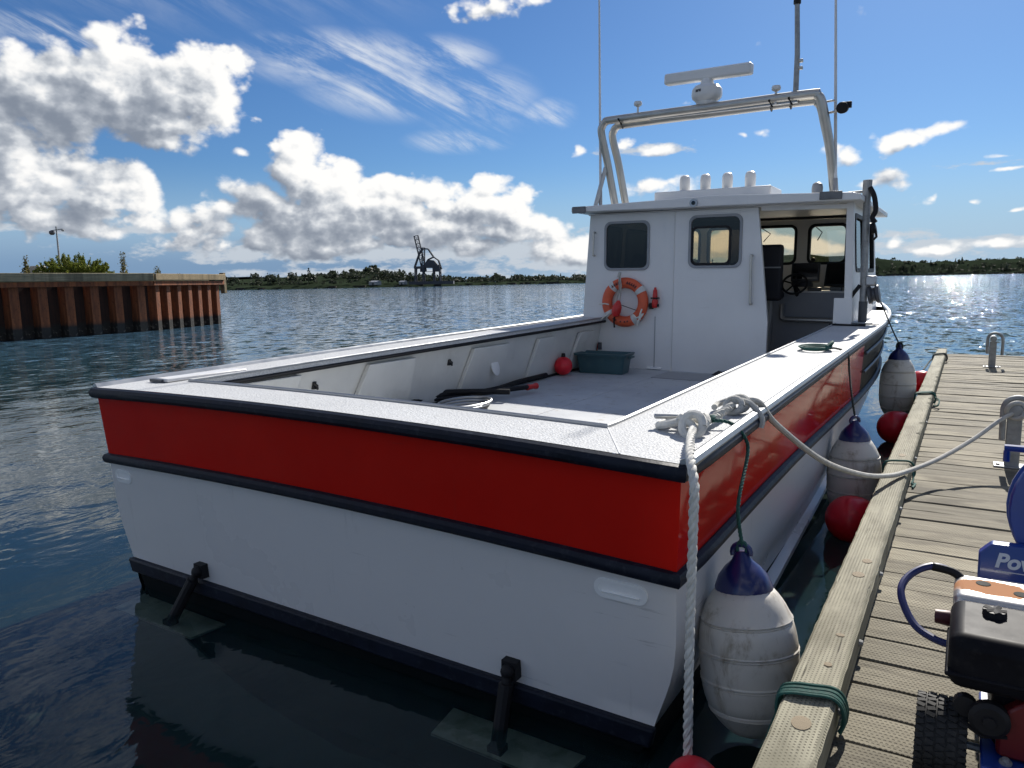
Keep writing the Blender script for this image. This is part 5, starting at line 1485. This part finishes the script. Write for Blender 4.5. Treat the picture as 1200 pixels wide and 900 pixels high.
# lashings round the curb
def lashing(y0, n, mat, label, r=.0085, tail=None, spread=.02, skew=.05, proud=.012):
    m_ = MB(); rl = random.Random(int(y0*100))
    for k in range(n):
        yy = y0+spread*(k-(n-1)/2)+rl.uniform(-.006, .006); o_ = proud+rl.uniform(0, .008)
        loop = [(-.458-o_, yy, CZ-.12), (-.458-o_, yy, CZ-.01), (-.44, yy+skew*.1, CZ+o_), (-.375, yy+skew*.4, CZ+o_+.004), (-.315, yy+skew*.8, CZ+o_), (-.300+o_, yy+skew, CZ-.012), (-.300+o_+.012, yy+skew*1.2, CZ-.07), (-.300+o_, yy+skew*1.1, DZ+.02)]
        m_.tube(catmull(loop, 5), r, 6)
    if tail: m_.tube(catmull(tail, 6), r, 6)
    tag(m_.build('lashing', mat, fix=False), label, 'rope', 'rope lashings on the dock curb')
lashing(2.46, 9, M['rope_green'], 'thick green rope lashing round the near end of the curb', .0058,
        [(-.47, 2.46, .50), (-.50, 2.43, .40), (-.52, 2.40, .30), (-.57, 2.38, .20), (-.62, 2.37, .17)], .009, .05)
lashing(6.05, 1, M['rope_green'], 'single green rope turn round the curb behind the sagging line', .008, [(-.285, 6.1, .50), (-.275, 6.0, .46), (-.28, 5.92, .44), (-.26, 5.98, .43), (-.27, 5.85, .432)], .02, .06)
lashing(9.75, 4, M['rope_green'], 'green rope turns round the curb beside the second red buoy', .010, [(-.28, 9.8, .52), (-.23, 9.7, .50), (-.24, 9.55, .46), (-.28, 9.6, .45)], .03, .12)
lashing(14.6, 3, M['rope_dark'], 'dark rope turns round the far end of the curb', .012, [(-.46, 14.6, .52), (-.52, 14.4, .46), (-.56, 14.1, .40), (-.58, 13.8, .38)], .05, .2)

# ------------------------------------------------------------------ pressure washer on the dock, partly in the picture
pw = empty('pressure_washer', (.02, 2.60, DZ))
tag(pw, 'blue framed pressure washer with black petrol engine standing on the dock', 'pressure washer')
OFF = Vector((.02, 2.60, DZ))
def pwb(mb, name, mat, parent=None, **k):
    for i, p in enumerate(mb.v): mb.v[i] = p-OFF
    return mb.build(name, mat, parent or pw, **k)
def wheel(cx_, cy_, cz_, r, w):
    rot = Matrix.Rotation(R(90), 3, 'Y'); c = Vector((cx_, cy_, cz_))
    t_ = MB(); t_.lathe([(r*.62, -w/2), (r*.84, -w/2), (r*.95, -w*.44), (r*.985, -w*.30), (r, 0), (r*.985, w*.30), (r*.95, w*.44), (r*.84, w/2), (r*.62, w/2)], 40, c, rot)
    ty = pwb(t_, 'tyre', M['tyre'])
    tr_ = MB()
    for k in range(40):
        a = 2*math.pi*k/40
        for j, xx in enumerate((-.42, -.21, 0, .21, .42)):
            aa = a+(.09 if j % 2 else 0)
            rr = r*(1.004 if abs(xx) < .3 else .975)
            p = c+Vector((xx*w, math.cos(aa)*rr, math.sin(aa)*rr))
            rm = Matrix.Rotation(aa-math.pi/2, 3, 'X') @ Matrix.Rotation(R(14 if (j+k) % 2 else -18), 3, 'Z')
            tr_.box(p, (w*.165, r*.105, r*.06), rm)
    pwb(tr_, 'tread', M['tyre'], ty, smooth=False)
    rm_ = MB(); rm_.lathe([(0, -w*.30), (r*.2, -w*.32), (r*.22, -w*.18), (r*.56, -w*.22), (r*.64, -w*.45), (r*.64, w*.45), (r*.56, w*.22), (r*.22, w*.18), (r*.2, w*.40), (0, w*.40)], 26, c, rot)
    pwb(rm_, 'rim', M['white_paint'], ty)
wheel(.000, 2.44, DZ+.124, .122, .132)
wheel(.70, 2.44, DZ+.124, .122, .132)
# frame and deck plate
m_ = MB(); m_.box((.37, 2.52, .555), (.54, .46, .03)); pwb(m_, 'base_plate', M['blue_metal'], bevel=.006)
m_ = MB(); m_.box((.37, 2.285, .535), (.54, .012, .10)); pwb(m_, 'front_lip', M['blue_metal'], bevel=.004)
for x_, y_ in ((.16, 2.35), (.26, 2.35), (.50, 2.35)):
    m_ = MB(); m_.lathe([(.016, 0), (.016, .008), (.009, .009), (.009, .016), (0, .017)], 10, (x_, y_, .570)); pwb(m_, 'bolt', M['galv'])
m_ = MB(); m_.tube([(-.06, 2.44, DZ+.124), (.76, 2.44, DZ+.124)], .012, 8); pwb(m_, 'axle', M['galv'])
for x_ in (.33, .60):
    m_ = MB(); m_.tube(catmull([(x_, 2.62, .56), (x_, 2.95, .56), (x_, 3.30, .62), (x_, 3.52, .82), (x_, 3.66, 1.22)], 6), .016, 10); pwb(m_, 'frame_tube', M['blue_metal'])
m_ = MB(); m_.tube([(.33, 3.66, 1.22), (.60, 3.66, 1.22)], .016, 10); pwb(m_, 'handle_bar', M['blue_metal'])
m_ = MB(); m_.box((.15, 3.25, .50), (.05, .05, .16)).box((.59, 3.25, .50), (.05, .05, .16)); pwb(m_, 'foot', M['black'], bevel=.008)
# sign panel
A0, A1 = Vector((.085, 3.20, .795)), Vector((.60, 3.20, .80))
m_ = MB(); m_.plate([(.085, .77), (.62, .77), (.62, .935), (.125, .925), (.085, .885)], [], 0, .05, lambda u, v, t_: Vector((u, 3.20+t_+.25*(v-.80), v)))
pan = pwb(m_, 'sign_panel', M['blue_metal'], bevel=.006)
def text(s_, loc, size, mat, parent, rot=(R(90), 0, 0), shear=0, name='lettering'):
    cu = bpy.data.curves.new(name, 'FONT'); cu.body = s_; cu.size = size; cu.extrude = .0008; cu.shear = shear; cu.offset = size*.035
    tmp = bpy.data.objects.new(name, cu); col.objects.link(tmp)
    dg = bpy.context.evaluated_depsgraph_get(); dg.update()
    me = bpy.data.meshes.new_from_object(tmp.evaluated_get(dg)); bpy.data.objects.remove(tmp)
    me.materials.clear(); me.materials.append(mat)
    o = bpy.data.objects.new(name, me); col.objects.link(o); o.parent = parent
    o.location = Vector(loc)-OFF; o.rotation_euler = rot
    return o
text('Power', (.136, 3.2105, .846), .074, M['lettering_white'], pan, (R(76), 0, 0), .22)
m_ = MB(); m_.bar((.142, 3.2065, .832), (.40, 3.2065, .832), .002, .003); m_.bar((.13, 3.1985, .800), (.40, 3.1985, .800), .002, .002); m_.bar((.13, 3.1945, .786), (.40, 3.1945, .786), .002, .002)
pwb(m_, 'printed_line', M['lettering_white'], pan)
# hose reel drum behind the panel
m_ = MB(); m_.lathe([(.0, -.10), (.28, -.10), (.287, -.09), (.287, -.07), (.16, -.06), (.16, .06), (.287, .07), (.287, .09), (.28, .10), (0, .10)], 36, (.46, 3.42, 1.03), Matrix.Rotation(R(82), 3, 'X')); reel = pwb(m_, 'hose_reel', M['blue_metal'])
m_ = MB(); m_.tube([(.155, 3.55, 1.235), (.62, 3.55, 1.235)], .015, 8); m_.tube([(.165, 3.55, 1.225), (.165, 3.55, 1.18)], .012, 8); pwb(m_, 'lance_hook', M['blue_metal'], reel)
# engine: block, cowl, tank, cap, muffler guard, starter
m_ = MB(); m_.box((.30, 2.56, .67), (.36, .30, .20)); eng = pwb(m_, 'engine_block', M['tank'], bevel=.03)
m_ = MB(); m_.plate([(.135, .585), (.48, .585), (.48, .76), (.26, .76)][:1]+[(.135, .70), (.20, .76), (.48, .76), (.48, .575), (.165, .575)], [], -.02, .03, lambda u, v, t_: Vector((u, 2.385+t_, v)))
pwb(m_, 'red_cowl', M['red_engine'], eng, bevel=.010)
m_ = MB(); m_.lathe([(.052, 0), (.052, .025), (.040, .034), (.018, .034), (.016, .042), (0, .043)], 18, (.115, 2.375, .685), Matrix.Rotation(R(90), 3, 'X')); m_.lathe([(.030, 0), (.030, .03), (0, .032)], 14, (.055, 2.40, .700), Matrix.Rotation(R(90), 3, 'X')); m_.tube([(.05, 2.38, .65), (.10, 2.36, .63), (.16, 2.37, .64)], .008, 6); pwb(m_, 'air_intake', M['black'], eng)
m_ = MB(); m_.box((.205, 2.50, .838), (.40, .31, .165)); tank = pwb(m_, 'fuel_tank', M['tank'], eng, bevel=.038, seg=4)
m_ = MB(); m_.box((.205, 2.50, .802), (.412, .322, .014)); pwb(m_, 'tank_seam', M['tank'], tank, bevel=.006)
cp_ = MB()
for k in range(5):
    a = 2*math.pi*k/5; cp_.tube([(.118, 2.545, .930), (.118+math.cos(a)*.030, 2.545+math.sin(a)*.030, .930)], .013, 8)
cp_.lathe([(.032, -.02), (.032, .0), (.030, .012), (0, .014)], 20, (.118, 2.545, .925)); pwb(cp_, 'fuel_cap', M['black'], tank)
def mk_cover():
    mt, t, p, out = new_mat('silver cover with rust patch')
    co = t.n('ShaderNodeTexCoord').outputs['Object']
    n = t.noise(co, 16, 5, .65)
    q = t.v('LENGTH', t.v('MULTIPLY', t.v('SUBTRACT', co, (.10, .245, .475)), (7.5, 13.0, 9.0)))
    k = t.smooth(t.m('ADD', q, t.m('MULTIPLY', n.outputs[0], .9)), 1.42, 1.22)
    t.set(p, 'Base Color', t.mix(k, (.52, .51, .50, 1), (.36, .15, .055, 1)))
    t.set(p, 'Roughness', t.smooth(k, 0, 1, .36, .9)); t.set(p, 'Metallic', t.smooth(k, 0, 1, .75, .0))
    return mt
m_ = MB(); m_.box((.185, 2.845, .857), (.35, .22, .072)); cov = pwb(m_, 'muffler_guard', mk_cover(), eng, bevel=.030, seg=4)
m_ = MB()
for x_, y_ in ((.095, 2.875), (.20, 2.83)):
    m_ = MB(); m_.lathe([(.022, 0), (.022, .0022), (.018, .003), (0, .003)], 12, (x_, y_, .8925))
    pwb(m_, 'guard_hole', M['bottom'], cov)
m_ = MB(); m_.box((.205, 2.84, .806), (.38, .24, .03)); pwb(m_, 'heat_shield', M['black'], eng, bevel=.01)
m_ = MB(); m_.lathe([(.022, 0), (.026, .01), (.022, .05), (0, .052)], 12, (.012, 2.70, .82), Matrix.Rotation(R(-90), 3, 'Y')); pwb(m_, 'choke_knob', M['red_knob'], eng)
m_ = MB(); m_.plate([(.255, .60), (.335, .60), (.335, .69), (.255, .69)], [], 0, .002, lambda u, v, t_: Vector((u, 2.3635-t_, v))); st_ = pwb(m_, 'sticker', M['lettering_white'], eng)
m_ = MB(); m_.plate([(.268, .635), (.290, .635), (.279, .66)], [], 0, .001, lambda u, v, t_: Vector((u, 2.361-t_, v))); m_.plate([(.298, .61), (.320, .61), (.309, .635)], [], 0, .001, lambda u, v, t_: Vector((u, 2.361-t_, v))); pwb(m_, 'warning_mark', M['black'], st_)
# pump under and the loop of hose
m_ = MB(); m_.box((.33, 2.95, .66), (.24, .22, .18)); pwb(m_, 'pump', M['galv'], bevel=.03)
m_ = MB()
hpts = [(.055, 2.90, .86), (.01, 2.93, .895), (-.06, 2.92, .91), (-.125, 2.86, .885), (-.145, 2.78, .845), (-.10, 2.70, .78), (-.03, 2.66, .755), (.05, 2.65, .75)]
m_.tube(catmull(hpts, 7), .0125, 10); hz_ = pwb(m_, 'hose', M['blue_hose'])
m_ = MB(); m_.tube(catmull(hpts[:3], 7), .0145, 10); pwb(m_, 'hose_sleeve', M['black'], hz_)
